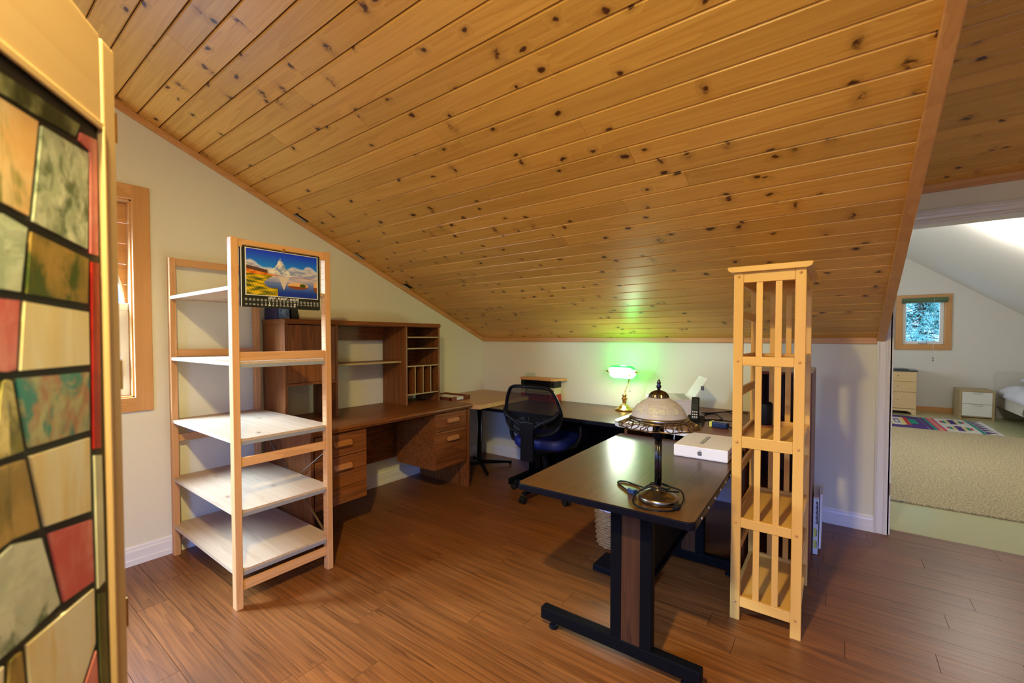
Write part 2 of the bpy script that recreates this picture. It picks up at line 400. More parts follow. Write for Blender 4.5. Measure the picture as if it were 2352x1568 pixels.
# floor
fl = tag(MB().box(XL-.12, XR, YR, 3.91, -.06, -.0165).build('floor', M['darkhole']), 'brown wood laminate floor of the office', None, kind='structure')
row = 0; y = 3.604 + .1268*3
starts = {0: .008, 1: .425, 3: -.04, 4: .557, 5: -.06, 6: .43, 7: -.02, 8: .62, 9: .35, 10: .05}
k = 0
while y > YR:
    y1 = min(y, 3.905); y0 = max(y - .1268, YR); ri = k - 3
    s0 = starts.get(ri, random.uniform(-.6, .6))
    x = s0 - 1.215*4
    while x < XR:
        a, b2 = max(x, XL-.005), min(x + 1.215, XR)
        if b2 - a > .02 and y1 - y0 > .01 and (y0 > -1.2):
            g = .0007; c_ = .0002
            mb = MB(); cx, cy = (a+b2)/2, (y0+y1)/2; hx, hy = (b2-a)/2 - g, (y1-y0)/2 - g
            t = [mb.v(p) for p in ((-hx+c_, -hy+c_, 0), (hx-c_, -hy+c_, 0), (hx-c_, hy-c_, 0), (-hx+c_, hy-c_, 0))]
            q = [mb.v(p) for p in ((-hx, -hy, -.0012), (hx, -hy, -.0012), (hx, hy, -.0012), (-hx, hy, -.0012))]
            bo = [mb.v(p) for p in ((-hx, -hy, -.016), (hx, -hy, -.016), (hx, hy, -.016), (-hx, hy, -.016))]
            mb.bm.faces.new(t)
            for A, B in ((t, q), (q, bo)):
                for i in range(4): mb.bm.faces.new([A[i], A[(i+1) % 4], B[(i+1) % 4], B[i]])
            o = mb.build('floorboard', M['floor']); o.location = (cx, cy, 0); o.parent = fl
        x += 1.215
    y -= .1268; k += 1
if True:
    o = MB().box(XL, XR, YR, -1.2, -.016, 0).build('floorboard', M['floor'], fl); o['kind'] = 'stuff'
# walls
WT = .12
wm = MB()
yw0, yw1, zw0, zw1 = -.52, .70, .965, 2.10
top = lambda y_: (zmain(y_) if y_ > YRID else zrear(y_)) + .03
wm.prism([(yw1, 0), (YB+.0, 0), (YB, top(YB)), (yw1, top(yw1))], 'x', XL-WT, XL)
wm.prism([(YR, 0), (yw0, 0), (yw0, top(yw0)), (YR, top(YR))], 'x', XL-WT, XL)
wm.prism([(yw0, 0), (yw1, 0), (yw1, zw0), (yw0, zw0)], 'x', XL-WT, XL)
wm.prism([(yw0, zw1), (yw1, zw1), (yw1, top(yw1)), (YRID, top(YRID)), (yw0, top(yw0))], 'x', XL-WT, XL)
tag(wm.build('wall_left', M['wall']), 'cream gable wall on the left rising to the sloped pine ceiling', kind='structure')
DX0, DX1, DZ = .300, 1.12, 2.045
wb = MB()
wb.box(XL-WT, DX0, YB, YB+WT, 0, 3.5); wb.box(DX1, 3.6, YB, YB+WT, 0, 3.5); wb.box(DX0, DX1, YB, YB+WT, DZ, 3.5)
tag(wb.build('wall_back', M['wall']), 'low cream knee wall at the back with the doorway at its right end', kind='structure')
tag(MB().prism([(YR, 0), (YB, 0), (YB, 2.3), (YRID, ZRID), (YR, zrear(YR))], 'x', XR, XR+WT).build('wall_right', M['wall']), 'cream wall outside the right of the picture', kind='structure')
wf = MB()
wx0, wx1, wz0, wz1 = -.1, 2.2, .75, 1.82
wf.box(XL-WT, wx0, YR-WT, YR, 0, 2.2); wf.box(wx1, XR+WT, YR-WT, YR, 0, 2.2); wf.box(wx0, wx1, YR-WT, YR, 0, wz0); wf.box(wx0, wx1, YR-WT, YR, wz1, 2.2)
tag(wf.build('wall_front', M['wall']), 'cream wall behind the camera with a wide window', kind='structure')
# ceiling planks
def plank_mesh(l, w_):
    mb = MB(); ch = .005; g = .0016; d = .007
    pr = [(-w_/2+g, -.018), (w_/2-g, -.018), (w_/2-g, -d), (w_/2-g-ch, 0), (-w_/2+g+ch*.6, 0), (-w_/2+g, -d)]
    mb.prism([(a, b2) for a, b2 in pr], 'x', -l/2+.0006, l/2-.0006)
    return mb
def planks(parent, org, alpha, x0, x1, smax, seed, seams=()):
    rr = random.Random(seed); wd = .107; s = 0.; k = 0
    u = Vector((0, -math.cos(alpha), math.sin(alpha))); n = Vector((0, -math.sin(alpha), -math.cos(alpha)))
    while s < smax - .02:
        w_ = min(wd, smax - s)
        x = x0 - rr.uniform(0, 1.6) + .0
        while x < x1:
            ln = rr.choice((1.5, 1.9, 2.3, 2.7))
            a, b2 = max(x, x0), min(x+ln, x1)
            if b2 < x1 and x1 - b2 < .35: b2 = x1; ln = x1 - x
            if b2 - a > .25:
                o = plank_mesh(b2-a, w_).build('plank', M['ceil'])
                c_ = Vector(org) + u*(s + w_/2) + Vector(((a+b2)/2, 0, 0))
                o.matrix_basis = Matrix(((1, u.x, n.x, c_.x), (0, u.y, n.y, c_.y), (0, u.z, n.z, c_.z), (0, 0, 0, 1)))
                o.parent = parent
            elif b2 > a:
                x = b2; continue
            x = x + ln
        s += wd
def slab(name, pts, label):
    mb = MB(); lo = [mb.v(p) for p in pts]; hi = [mb.v((p[0], p[1], p[2]+.05)) for p in pts]; nn_ = len(pts)
    mb.bm.faces.new(lo); mb.bm.faces.new(hi)
    for i in range(nn_): mb.bm.faces.new([lo[i], lo[(i+1) % nn_], hi[(i+1) % nn_], hi[i]])
    return tag(mb.build(name, M['darkhole']), label, kind='structure')
XD = .252
e = .0185/math.cos(A1)
ce = slab('ceiling', [(XL-.1, YB+.02, Z0+e-.008), (XD, YB+.02, Z0+e-.008), (XD, YRID, ZRID+e), (XL-.1, YRID, ZRID+e)], 'sloped ceiling of knotty pine boards over the office')
planks(ce, (0, YB, Z0), A1, XL, XD, (YB-YRID)/math.cos(A1), 3)
ce2 = slab('ceiling', [(XD, YB+.02, Z2+.0185), (XR, YB+.02, Z2+.0185), (XR, YRID, ZRID+.0185), (XD, YRID, ZRID+.0185)], 'shallower pine board ceiling of the dormer in front of the doorway')
planks(ce2, (0, YB, Z2), A2, XD+.001, XR, (YB-YRID)/math.cos(A2), 5)
mb = MB(); mb.T = Matrix.Identity(4)
vs = [mb.v(p) for p in ((XL-.1, YRID, ZRID), (XR, YRID, ZRID), (XR, YR, zrear(YR)), (XL-.1, YR, zrear(YR)), (XL-.1, YRID, ZRID+.05), (XR, YRID, ZRID+.05), (XR, YR, zrear(YR)+.05), (XL-.1, YR, zrear(YR)+.05))]
for f in ((0,1,2,3),(4,5,6,7),(0,1,5,4),(1,2,6,5),(2,3,7,6),(3,0,4,7)): mb.bm.faces.new([vs[i] for i in f])
tag(mb.build('ceiling', M['ceil']), 'pine ceiling slope behind the camera', kind='structure')
# dormer cheek
mb = MB(); mb.prism([(YB, Z0+.01), (YB, Z2), (YRID, ZRID)], 'x', XD-.004, XD+.012)
tag(mb.build('wall_dormer', M['wall']), 'triangular cheek wall between main slope and dormer', kind='structure')
# ceiling trims
def sloped(mb, x0, x1, y0, y1, t0, t1, zf=zmain):
    vs_ = [mb.v(p) for p in ((x0,y0,zf(y0)-t1),(x1,y0,zf(y0)-t1),(x1,y1,zf(y1)-t1),(x0,y1,zf(y1)-t1),(x0,y0,zf(y0)-t0),(x1,y0,zf(y0)-t0),(x1,y1,zf(y1)-t0),(x0,y1,zf(y1)-t0))]
    for f in ((0,3,2,1),(4,5,6,7),(0,1,5,4),(1,2,6,5),(2,3,7,6),(3,0,4,7)): mb.bm.faces.new([vs_[i] for i in f])
    return mb
tag(sloped(MB(), XL, XL+.018, YRID, YB-.018, 0, .040).build('trim_1', M['trimy'], bev=.003), 'narrow pine trim strip between left wall and sloped ceiling', kind='structure')
tag(MB().box(XL, XD-.03, YB-.018, YB, 1.270, 1.312).build('trim_2', M['trimx'], bev=.003), 'pine trim strip along the top of the knee wall', kind='structure')
tag(sloped(MB(), XD-.034, XD+.012, YRID, YB-.004, -.03, .026).build('trim_3', M['trimy'], bev=.004), 'pine corner board along the edge where the main slope meets the dormer', kind='structure')
tag(MB().box(XD+.012, XR, YB-.02, YB, Z2-.045, Z2+.004).build('trim_4', M['trimx'], bev=.003), 'pine trim strip above the door header', kind='structure')
# baseboards
prof = [(0, 0), (.018, 0), (.018, .030), (.013, .034), (.013, .078), (.009, .090), (.009, .098), (.004, .108), (0, .108)]
def baseboard(name, axis, t0, t1, pos, sgn, label):
    mb = MB()
    if axis == 'x': mb.prism([(pos + sgn*a, z) for a, z in prof], 'x', t0, t1)
    else: mb.prism([(pos + sgn*a, z) for a, z in prof], 'y', t0, t1)
    return tag(mb.build(name, M['white']), label, kind='structure')
baseboard('baseboard_left', 'y', YR, YB, XL, 1, 'white moulded baseboard along the left wall')
baseboard('baseboard_back', 'x', XL, .222, YB, -1, 'white moulded baseboard along the knee wall')
# door casing and jamb
def casprof(u0, u1, d):      # fluted casing profile: (across, depth)
    w_ = u1-u0; f = lambda t: u0 + w_*t
    return [(u0, 0), (u0, .62*d), (f(.08), .9*d), (f(.15), d), (f(.2), .75*d), (f(.3), .62*d), (f(.5), .72*d), (f(.68), .62*d), (f(.72), .85*d), (f(.80), .95*d), (f(.88), .7*d), (f(.94), .85*d), (u1, .8*d), (u1, 0)]
dr = thing('door_1', 'white painted door casing and jamb around the opening to the bedroom', None, (DX0, YB, 0), kind='structure')
MB().prism([(a, YB - dd) for a, dd in casprof(.220, .290, .022)], 'z', 0, DZ+.06).build('casing', M['white'], dr)
MB().prism([(a, YB - dd) for a, dd in casprof(1.123, 1.198, .022)], 'z', 0, DZ+.06).build('casing', M['white'], dr)
MB().prism([(YB - dd, a) for a, dd in casprof(DZ-.005, DZ+.066, .024)], 'x', .222, 1.198).build('header_casing', M['white'], dr)
box('jamb', M['white'], dr, .282, .300, YB, YB+WT+.04, 0, DZ)
box('stop', M['white'], dr, .288, .3065, YB+.004, YB+.045, 0.0, DZ)
box('jamb', M['white'], dr, DX1-.014, DX1+.004, YB, YB+WT+.04, .01, DZ)
box('jamb', M['white'], dr, DX0, DX1, YB, YB+WT, DZ-.018, DZ)
box('strike_block', M['mahogz'], dr, .2925, .3045, YB+.001, YB+.0045, .262, .345)
# ---- left window
wn_ = thing('window_1', 'pine framed window in the left wall with an arched light above a white casement', None, (XL, .09, .965), kind='structure')
cw = .078
box('casing', M['trimz'], wn_, XL, XL+.022, yw1-.004, yw1+cw, zw0-cw, zw1+cw, bev=.004)
box('casing', M['trimz'], wn_, XL, XL+.022, yw0-cw, yw0+.004, zw0-cw, zw1+cw, bev=.004)
box('casing', M['trimy'], wn_, XL, XL+.0225, yw0, yw1, zw1-.004, zw1+cw, bev=.004)
box('casing', M['trimy'], wn_, XL, XL+.0225, yw0, yw1, zw0-cw, zw0+.004, bev=.004)
for d in ((yw1-.012, yw1), (yw0, yw0+.012)): box('reveal', M['trimz'], wn_, XL-.14, XL, d[0], d[1], zw0, zw1)
box('sill', M['trimy'], wn_, XL-.14, XL, yw0, yw1, zw0, zw0+.012)
box('head', M['trimy'], wn_, XL-.14, XL, yw0, yw1, zw1-.012, zw1)
# arch infill of pine boards
yc, ra, zc_ = (yw0+yw1)/2, .585, 1.50
zb = zc_
n_ = 0
edges = [zc_ + i*.118 for i in range(6)] + [zw1-.012]
for za, zb in zip(edges, edges[1:]):
    for sg in (-1, 1):
        def inner(z_): return math.sqrt(max(0, ra**2 - (z_-zc_)**2))
        pts = [(yc + sg*(yw1-yw0-.024)/2, za+.001), (yc + sg*(yw1-yw0-.024)/2, zb-.001)]
        for q_ in range(5):
            z_ = zb-.001 + (za-zb+.002)*q_/4
            pts.append((yc + sg*min(inner(z_), .597), z_))
        MB().prism(pts, 'x', XL-.085, XL-.072).build('infill_board', M['trimy'], wn_)
arc = [(yc + ra*math.cos(R(a)), zc_ + ra*math.sin(R(a))) for a in range(0, 181, 9)]
for rr_, nm in ((0., 'arch_frame'), (-.045, 'arch_bead')):
    MB().tube([(XL-.085, yc + (ra+rr_)*math.cos(R(a)), zc_ + (ra+rr_)*math.sin(R(a))) for a in range(0, 181, 6)], .014, 8).build(nm, M['vinyl'], wn_, smooth=True)
for aa in (36, 72, 108, 144):
    MB().bar((XL-.09, yc, zc_), (XL-.09, yc + ra*math.cos(R(aa)), zc_ + ra*math.sin(R(aa))), .012, .012, up=(1, 0, 0)).build('muntin', M['vinyl'], wn_)
box('transom', M['vinyl'], wn_, XL-.10, XL-.05, yw0+.012, yw1-.012, zc_-.035, zc_+.01, bev=.004)
for s_ in (0, 1):
    ya, yb_ = (yc, yw1-.012) if s_ == 0 else (yw0+.012, yc)
    box('sash', M['vinyl'], wn_, XL-.09, XL-.05, ya, ya+.06, zw0+.012, zc_-.035, bev=.004)
    box('sash', M['vinyl'], wn_, XL-.09, XL-.05, yb_-.07, yb_, zw0+.012, zc_-.035, bev=.004)
    box('sash', M['vinyl'], wn_, XL-.09, XL-.05, ya+.06, yb_-.07, zw0+.012, zw0+.08, bev=.004)
    box('pane', M['glass'], wn_, XL-.073, XL-.069, ya+.06, yb_-.07, zw0+.08, zc_-.035)
hd = box('window_latch', M['printergrey'], wn_, XL-.05, XL-.035, yw1-.068, yw1-.040, 1.09, 1.20, bev=.005)
box('latch_lever', M['vinyl'], hd, XL-.036, XL-.028, yw1-.061, yw1-.047, 1.10, 1.17, bev=.003)

# ================================================================== BEDROOM
YF = 10.55
tag(MB().box(-2.5, 3.6, 3.91, YF+.1, -.06, 0).build('floor', M['bfloor']), 'pale green painted floor of the bedroom', kind='structure')
fw = MB(); bx0, bx1, bz0, bz1 = .955, 1.52, 1.18, 2.00
fw.box(-2.5, bx0, YF, YF+.12, 0, 3.6); fw.box(bx1, 3.6, YF, YF+.12, 0, 3.6); fw.box(bx0, bx1, YF, YF+.12, 0, bz0); fw.box(bx0, bx1, YF, YF+.12, bz1, 3.6)
tag(fw.build('wall_far', M['bwall']), 'white end wall of the bedroom behind dresser and nightstand', kind='structure')
tag(MB().box(-2.6, -2.5, 3.91, 6.0, 0, 3.6).box(-2.6, -2.5, 8.0, YF, 0, 3.6).box(-2.6, -2.5, 6.0, 8.0, 0, 1.0).box(-2.6, -2.5, 6.0, 8.0, 2.0, 3.6).build('wall_bedroom_left', M['bwall']), 'white side wall of the bedroom hidden left of the doorway', kind='structure')  # window opening in this unseen wall is added to let the fill in
tag(MB().box(3.3, 3.4, 3.91, YF, 0, 1.2).build('wall_bedroom_right', M['bwall']), 'low white side wall of the bedroom out of frame to the right', kind='structure')
mb = MB(); zr = lambda x_: 2.722 - .755*(x_-1.029)
mb.prism([(.30, zr(.30)), (3.4, zr(3.4)), (3.4, zr(3.4)+.06), (.30, zr(.30)+.06)], 'y', 3.91, YF)
mb.prism([(.30, zr(.30)), (-2.5, zr(.30)-.35*2.8), (-2.5, zr(.30)-.35*2.8+.06), (.30, zr(.30)+.06)], 'y', 3.91, YF)
tag(mb.build('ceiling', M['bwall']), 'white sloping ceiling of the bedroom', kind='structure')
tag(MB().box(-2.5, 3.3, YF-.02, YF, 0, .095).build('baseboard_far', M['trimx']), 'pine baseboard along the far bedroom wall', kind='structure')
bw = thing('window_2', 'small pine framed bedroom window with a rolled green blind and a tree outside', None, (1.23, YF, bz0), kind='structure')
ox0, ox1, oz0, oz1 = .872, 1.600, 1.095, 2.075
box('casing', M['trimz'], bw, ox0, bx0+.01, YF-.022, YF, oz0, oz1, bev=.006)
box('casing', M['trimz'], bw, bx1-.01, ox1, YF-.022, YF, oz0, oz1, bev=.006)
box('casing', M['trimx'], bw, bx0, bx1, YF-.024, YF, bz1-.01, oz1, bev=.006)
box('casing', M['trimx'], bw, bx0, bx1, YF-.024, YF, oz0, bz0+.01, bev=.006)
for d in ((bx0, bx0+.015), (bx1-.015, bx1)): box('reveal', M['trimz'], bw, d[0], d[1], YF, YF+.12, bz0, bz1)
box('sill', M['trimx'], bw, bx0, bx1, YF, YF+.12, bz0, bz0+.02); box('head', M['trimx'], bw, bx0, bx1, YF, YF+.12, bz1-.02, bz1)
for d in ((bx0+.015, 1.015, bz0+.02, bz1-.02), (1.450, bx1-.015, bz0+.02, bz1-.02), (1.015, 1.450, bz0+.02, bz0+.07), (1.015, 1.450, bz1-.07, bz1-.02)):
    box('sash', M['vinyl'], bw, d[0], d[1], YF+.03, YF+.07, d[2], d[3], bev=.004)
box('pane', M['glass'], bw, 1.015, 1.45, YF+.045, YF+.049, bz0+.07, bz1-.07)
hh = box('crank', M['zinc'], bw, 1.18, 1.30, YF-.005, YF+.03, bz0+.022, bz0+.042, bev=.004)
MB().cyl((1.28, YF+.01, bz0+.04), (1.30, YF, bz0+.11), .006).build('crank_handle', M['zinc'], hh)
bl = box('blind', M['blindgreen'], bw, .945, 1.545, YF-.07, YF-.025, 1.955, 2.015, bev=.01)
for i in range(4): box('blind_slat', M['blindgreen'], bl, .95, 1.54, YF-.062, YF-.028, 1.925+.009*i, 1.930+.009*i, bev=0)
cd = MB().cyl((1.365, YF-.075, 1.99), (1.365, YF-.075, .93), .0022, n=5).build('pull_cord', M['vinyl'], bw)
for z_ in (.955, .915): MB().lathe([(0, -.014), (.008, -.008), (.010, 0), (.006, .010), (0, .014)], (1.365, YF-.075, z_), 8).build('cord_bead', M['ink'], cd)
w3 = thing('window_3', 'pine casing of a second bedroom window, only its right edge in view', None, (.5, YF, 1.1), kind='structure')
box('casing', M['trimz'], w3, .772, .856, YF-.022, YF, oz0, oz1, bev=.006); box('casing', M['trimx'], w3, .13, .772, YF-.022, YF, oz1-.08, oz1, bev=.004)
box('casing', M['trimx'], w3, .13, .772, YF-.022, YF, oz0, oz0+.08, bev=.004); box('casing', M['trimz'], w3, .05, .13, YF-.022, YF, oz0, oz1, bev=.004)
box('pane', M['glass'], w3, .13, .772, YF-.012, YF-.008, oz0+.08, oz1-.08)
# tree outside
tr = thing('conifer_tree', 'blue-green conifer seen through the small bedroom window', 'tree', (1.5, 13.1, 0))
MB().tube([(1.5, 13.2, -.02), (1.52, 13.2, 1.5), (1.49, 13.2, 4.4)], .06, 9, .03).build('trunk', M['bark'], tr, smooth=True)
rt = random.Random(2); mb = MB(); br = MB()
for i in range(420):
    z_ = .3 + 3.7*rt.random(); a = rt.uniform(0, 2*PI); ln = (1.6 - .3*z_)*rt.uniform(.5, 1.0)
    p0 = Vector((1.5, 13.2, z_)); p1 = p0 + Vector((math.cos(a)*ln, math.sin(a)*ln*.6, -.25*ln + rt.uniform(-.1, .25)))
    br.tube([p0, p1], .010, 4, .003)
    for j in range(60):
        t_ = rt.uniform(.2, 1.05); c_ = p0.lerp(p1, t_) + Vector((rt.gauss(0, .05), rt.gauss(0, .05), rt.gauss(0, .05)))
        dd = Vector((rt.gauss(0, 1), rt.gauss(0, .6), rt.gauss(0, 1))).normalized()*rt.uniform(.03, .08); s_ = Vector((dd.z, 0, -dd.x)).normalized()*.009
        mb.bm.faces.new([mb.v(c_-s_), mb.v(c_+s_), mb.v(c_+dd)])
br.build('branches', M['bark'], tr)['kind'] = 'stuff'
mb.build('foliage', M['foliage'], tr)['kind'] = 'stuff'
# carpet
tag(MB().box(-1.6, 3.2, 4.60, 8.43, 0, .014).build('area_rug', M['carpet'], bev=.004), 'large speckled beige area rug covering the middle of the bedroom floor', 'rug')
# woven rug
def rugc(p):
    x_, y_ = p.x, (p.y-8.5)/1.2
    P_, T_, K_, W_, Yl, Rd = (.055, .018, .16), (.0, .22, .17), (.52, .04, .13), (.60, .56, .52), (.62, .50, .18), (.45, .02, .02)
    if x_ > 1.655:
        t_ = (y_*6) % 1; e_ = (x_-1.655)/.12
        return P_ if abs(t_-.5) < .5-.45*e_ and e_ > .05 else W_
    if x_ > 1.618: return T_
    if x_ > 1.275:
        for yc_ in (.27, .73):
            if abs(y_-yc_) < .17:
                t_ = abs(x_-1.447 - (y_-yc_)*.02)
                if t_ < .035: return P_
                if t_ < .070: return Yl if abs(y_-yc_) < .13 else W_
                if t_ < .105: return T_ if abs(y_-yc_) < .10 else W_
                if t_ < .135: return Rd if abs(y_-yc_) < .07 else W_
        return W_
    if x_ > 1.175: return Yl if (y_*12 % 1) < .4 and abs(x_-1.225) < .022 else K_
    if x_ > 1.140: return T_
    if x_ > 1.02: return W_ if (y_*12 % 1) < .18 and abs(x_-1.09) < .008 else P_
    if .2 < y_ < .8:
        if x_ > .93: return T_ if abs(y_-.5) < .2 else P_
        if x_ > .88: return Rd
        if x_ > .83: return Yl
        if x_ > .74: return P_ if (abs(y_-.5) < .16 and abs(x_-.785) < .03 and not (abs(y_-.5) < .1 and abs(x_-.785) < .018)) else W_
        if x_ > .69: return Yl
        return P_ if x_ < .6 else Rd
    return P_
mb = MB(); rr_ = random.Random(9)
mb.sheet(lambda u, v_: (.35 + 1.425*u, 8.5 + 1.2*v_ + .012*math.sin(9*u), .004 + .006*(1+math.sin(14*u+3*v_))*(1 if abs(v_-.5) < .49 else .3)), 230, 60)
rg = thing('woven_rug', 'purple, pink and white geometric woven rug with fringe between dresser and nightstand', 'rug', (1.0, 9.1, 0))
o = mb.build('weave', M['rug']); paint(o, rugc); o.data.transform(rg.matrix_basis.inverted()); o.parent = rg
o.modifiers.new('solid', 'SOLIDIFY').thickness = .004
mb = MB()
for i in range(40):
    y_ = 8.51 + 1.18*i/39; mb.tube([(1.770, y_, .010), (1.80, y_+rr_.uniform(-.01, .01), .006), (1.825, y_+rr_.uniform(-.02, .02), .003)], .003, 4)
mb.build('fringe', M['sheet'], rg)['kind'] = 'stuff'
# dresser
dq = thing('dresser', 'light veneer dresser with a black top beside the doorway edge of the bedroom', 'dresser', (.73, 10.2, 0))
dy = 10.0
mb = MB(); mb.box(.35, .37, dy+.005, 10.48, 0, .735); mb.box(1.09, 1.11, dy+.005, 10.48, 0, .735); mb.box(.37, 1.09, 10.46, 10.48, .06, .735); mb.box(.37, 1.09, dy+.01, 10.46, .10, .115); mb.box(.37, 1.09, dy+.01, 10.46, .72, .735)
mb.build('carcass', M['dresserwood'], dq, bev=.002)
MB().prism([(.35, 0), (.40, 0), (.42, .035), (.47, .055), (.99, .055), (1.04, .035), (1.06, 0), (1.11, 0), (1.11, .092), (.35, .092)], 'y', dy-.012, dy+.005).build('plinth', M['dresserwood'], dq)
for z0_, z1_ in ((.100, .379), (.383, .561), (.565, .730)):
    dw = box('drawer', M['dresserwood'], dq, .353, 1.107, dy-.014, dy+.004, z0_, z1_)
    for xx in (.50, .87): MB().cyl((xx, dy-.0155, (z0_+z1_)/2+.01), (xx, dy-.013, (z0_+z1_)/2+.01), .007).build('knob_hole', M['darkhole'], dw)
box('top', M['dressertop'], dq, .335, 1.125, dy-.02, 10.49, .735, .757, bev=.003)
box('top_mat', M['dressertop'], dq, .5, 1.02, 10.10, 10.44, .757, .770, bev=.004)
# nightstand
ns = thing('nightstand', 'two-drawer oak nightstand with white fronts between dresser and bed', 'nightstand', (1.81, 10.15, 0))
mb = MB(); mb.box(1.612, 1.637, 9.90, 10.38, 0, .477); mb.box(1.977, 2.002, 9.90, 10.38, 0, .477); mb.box(1.637, 1.977, 9.90, 10.38, .452, .477); mb.box(1.637, 1.977, 10.36, 10.38, .03, .452); mb.box(1.637, 1.977, 9.915, 10.36, .045, .060); mb.box(1.637, 1.977, 9.94, 9.955, 0, .03)
mb.build('carcass', M['nightwood'], ns, bev=.0015)
for z0_, z1_ in ((.066, .255), (.260, .448)):
    dw = MB().prism([(1.640, z0_), (1.974, z0_), (1.974, z1_), (1.862, z1_), (1.845, z1_-.018), (1.768, z1_-.018), (1.751, z1_), (1.640, z1_)], 'y', 9.902, 9.92).build('drawer', M['nightwhite'], ns)
    MB().prism([(1.751, z1_-.001), (1.862, z1_-.001), (1.845, z1_-.022), (1.768, z1_-.022)], 'y', 9.882, 9.901).build('finger_pull', M['nightwhite'], dw, bev=.002)
# bed
bd = thing('bed', 'white bed with rumpled sheets at the right edge of the bedroom', 'bed', (2.7, 9.4, 0))
box('headboard', M['bedframe'], bd, 2.125, 3.25, 10.46, 10.50, 0, .745, bev=.004)
box('side_rail', M['bedframe'], bd, 2.125, 2.150, 8.45, 10.46, .195, .385, bev=.003)
box('side_rail', M['bedframe'], bd, 3.225, 3.25, 8.45, 10.46, .195, .385, bev=.003)
box('footboard', M['bedframe'], bd, 2.125, 3.25, 8.43, 8.45, 0, .40, bev=.003)
MB().box(2.16, 3.215, 8.46, 10.44, .24, .47).build('mattress', M['sheet'], bd, bev=.04, seg=3)
rb = random.Random(4)
MB().sheet(lambda u, v_: (2.10 + 1.1*u, 8.75 + 1.55*v_, .36 + (.155*min(1, u*9)**.6) + .03*math.sin(u*2.2+1) + .016*math.sin(v_*17+u*6)*math.sin(u*13) - .02*(1-v_)), 44, 44).build('duvet', M['sheet'], bd, smooth=True, solid=.02)
MB().sheet(lambda u, v_: (2.085 + .9*u, 8.50 + .50*v_ + .05*u, .24 + .30*min(1, u*7)**.5 + .02*math.sin(v_*20)), 20, 20).build('blanket', M['blanket'], bd, smooth=True, solid=.02)
mb = MB(); mb.lathe([(.001, -.055), (.2, -.045), (.29, -.012), (.29, .012), (.2, .05), (.001, .06)], (2.62, 10.2, .64), 24, 1.0, .62); mb.build('pillow', M['sheet'], bd, smooth=True)

# ================================================================== FOLDING SCREEN (foreground left)
SD = Vector((-.823, .568, 0)).normalized(); SP = Vector((-.880, .167, 0))
fs = thing('folding_screen', 'pine folding screen with leaded stained glass panes in the near left foreground', 'screen', SP, math.atan2(SD.y, SD.x))
W0 = -.430
def sb(name, mat, *d, parent=fs, bev=.003):
    return L(fs).box(*d).build(name, mat, parent, bev=bev)
sb('stile', M['screenpinez'], -.034, 0, -.008, .014, 0, 1.738)
sb('stile', M['screenpinez'], W0, W0+.034, -.008, .014, 0, 1.738)
L(fs).prism([(W0+.034, 1.612), (-.034, 1.612), (-.034, 1.742), (-.10, 1.748), (-.215, 1.752), (-.33, 1.748), (W0+.034, 1.742)], 'y', -.006, .012).build('top_rail', M['screenpinex'], fs, bev=.003)
sb('bottom_rail', M['screenpinex'], W0+.034, -.034, -.006, .012, .02, .10)
sb('bead', M['screenpinex'], W0+.034, -.034, -.009, -.005, 1.606, 1.618, bev=.002)
sb('bead', M['screenpinez'], -.037, -.030, -.010, -.007, .10, 1.612, bev=.002)
sb('leading', M['lead'], W0+.034, -.034, -.001, .008, .10, 1.612, bev=0)
p2 = sb('folded_panel', M['screenpinez'], -.40, .0265, .018, .040, 0, 1.726, bev=.004)
for z_ in (1.635, 1.252, .872, .30):
    h_ = sb('hinge', M['brass'], .004, .0275, .002, .019, z_-.022, z_+.022, bev=.001)
    L(fs).tube([(.0245, .004, z_-.023), (.0245, .004, z_+.023)], .0030, 8).build('hinge_pin', M['brass'], h_)
G = dict(
 green=marble('glass_green', (.03, .05, .025), (.30, .33, .16), (.12, .15, .06)),
 orange=marble('glass_orange', (.74, .44, .18), (.82, .62, .36), (.20, .24, .06), sc=9),
 mint=marble('glass_mint', (.40, .50, .38), (.60, .68, .56), sc=8, st=(1, 1, 1.5)),
 fog=marble('glass_fog', (.12, .17, .10), (.66, .70, .56), (.40, .46, .34), sc=26),
 olive=marble('glass_olive', (.38, .24, .07), (.22, .16, .04), (.06, .09, .02), sc=12),
 pink=marble('glass_pink', (.62, .13, .14), (.72, .26, .25), sc=14),
 cream=marble('glass_cream', (.80, .74, .56), (.76, .62, .34), (.82, .79, .66), sc=8, st=(2, 2, .35)),
 moss=marble('glass_moss', (.22, .20, .04), (.80, .70, .32), (.04, .05, .01), sc=12),
 teal=marble('glass_teal', (.40, .20, .12), (.42, .44, .26), (.05, .26, .24), sc=26),
 brown=marble('glass_brown', (.34, .24, .08), (.14, .13, .04), (.46, .32, .12), sc=11),
 pale=marble('glass_pale', (.55, .62, .55), (.68, .72, .66), (.12, .20, .12), sc=13),
 red=marble('glass_red', (.42, .02, .015), (.30, .012, .01), sc=12),
 grey=marble('glass_grey', (.55, .56, .42), (.66, .66, .52), sc=10),
 darkgreen=marble('glass_dark_green', (.05, .06, .02), (.10, .11, .05), sc=14))
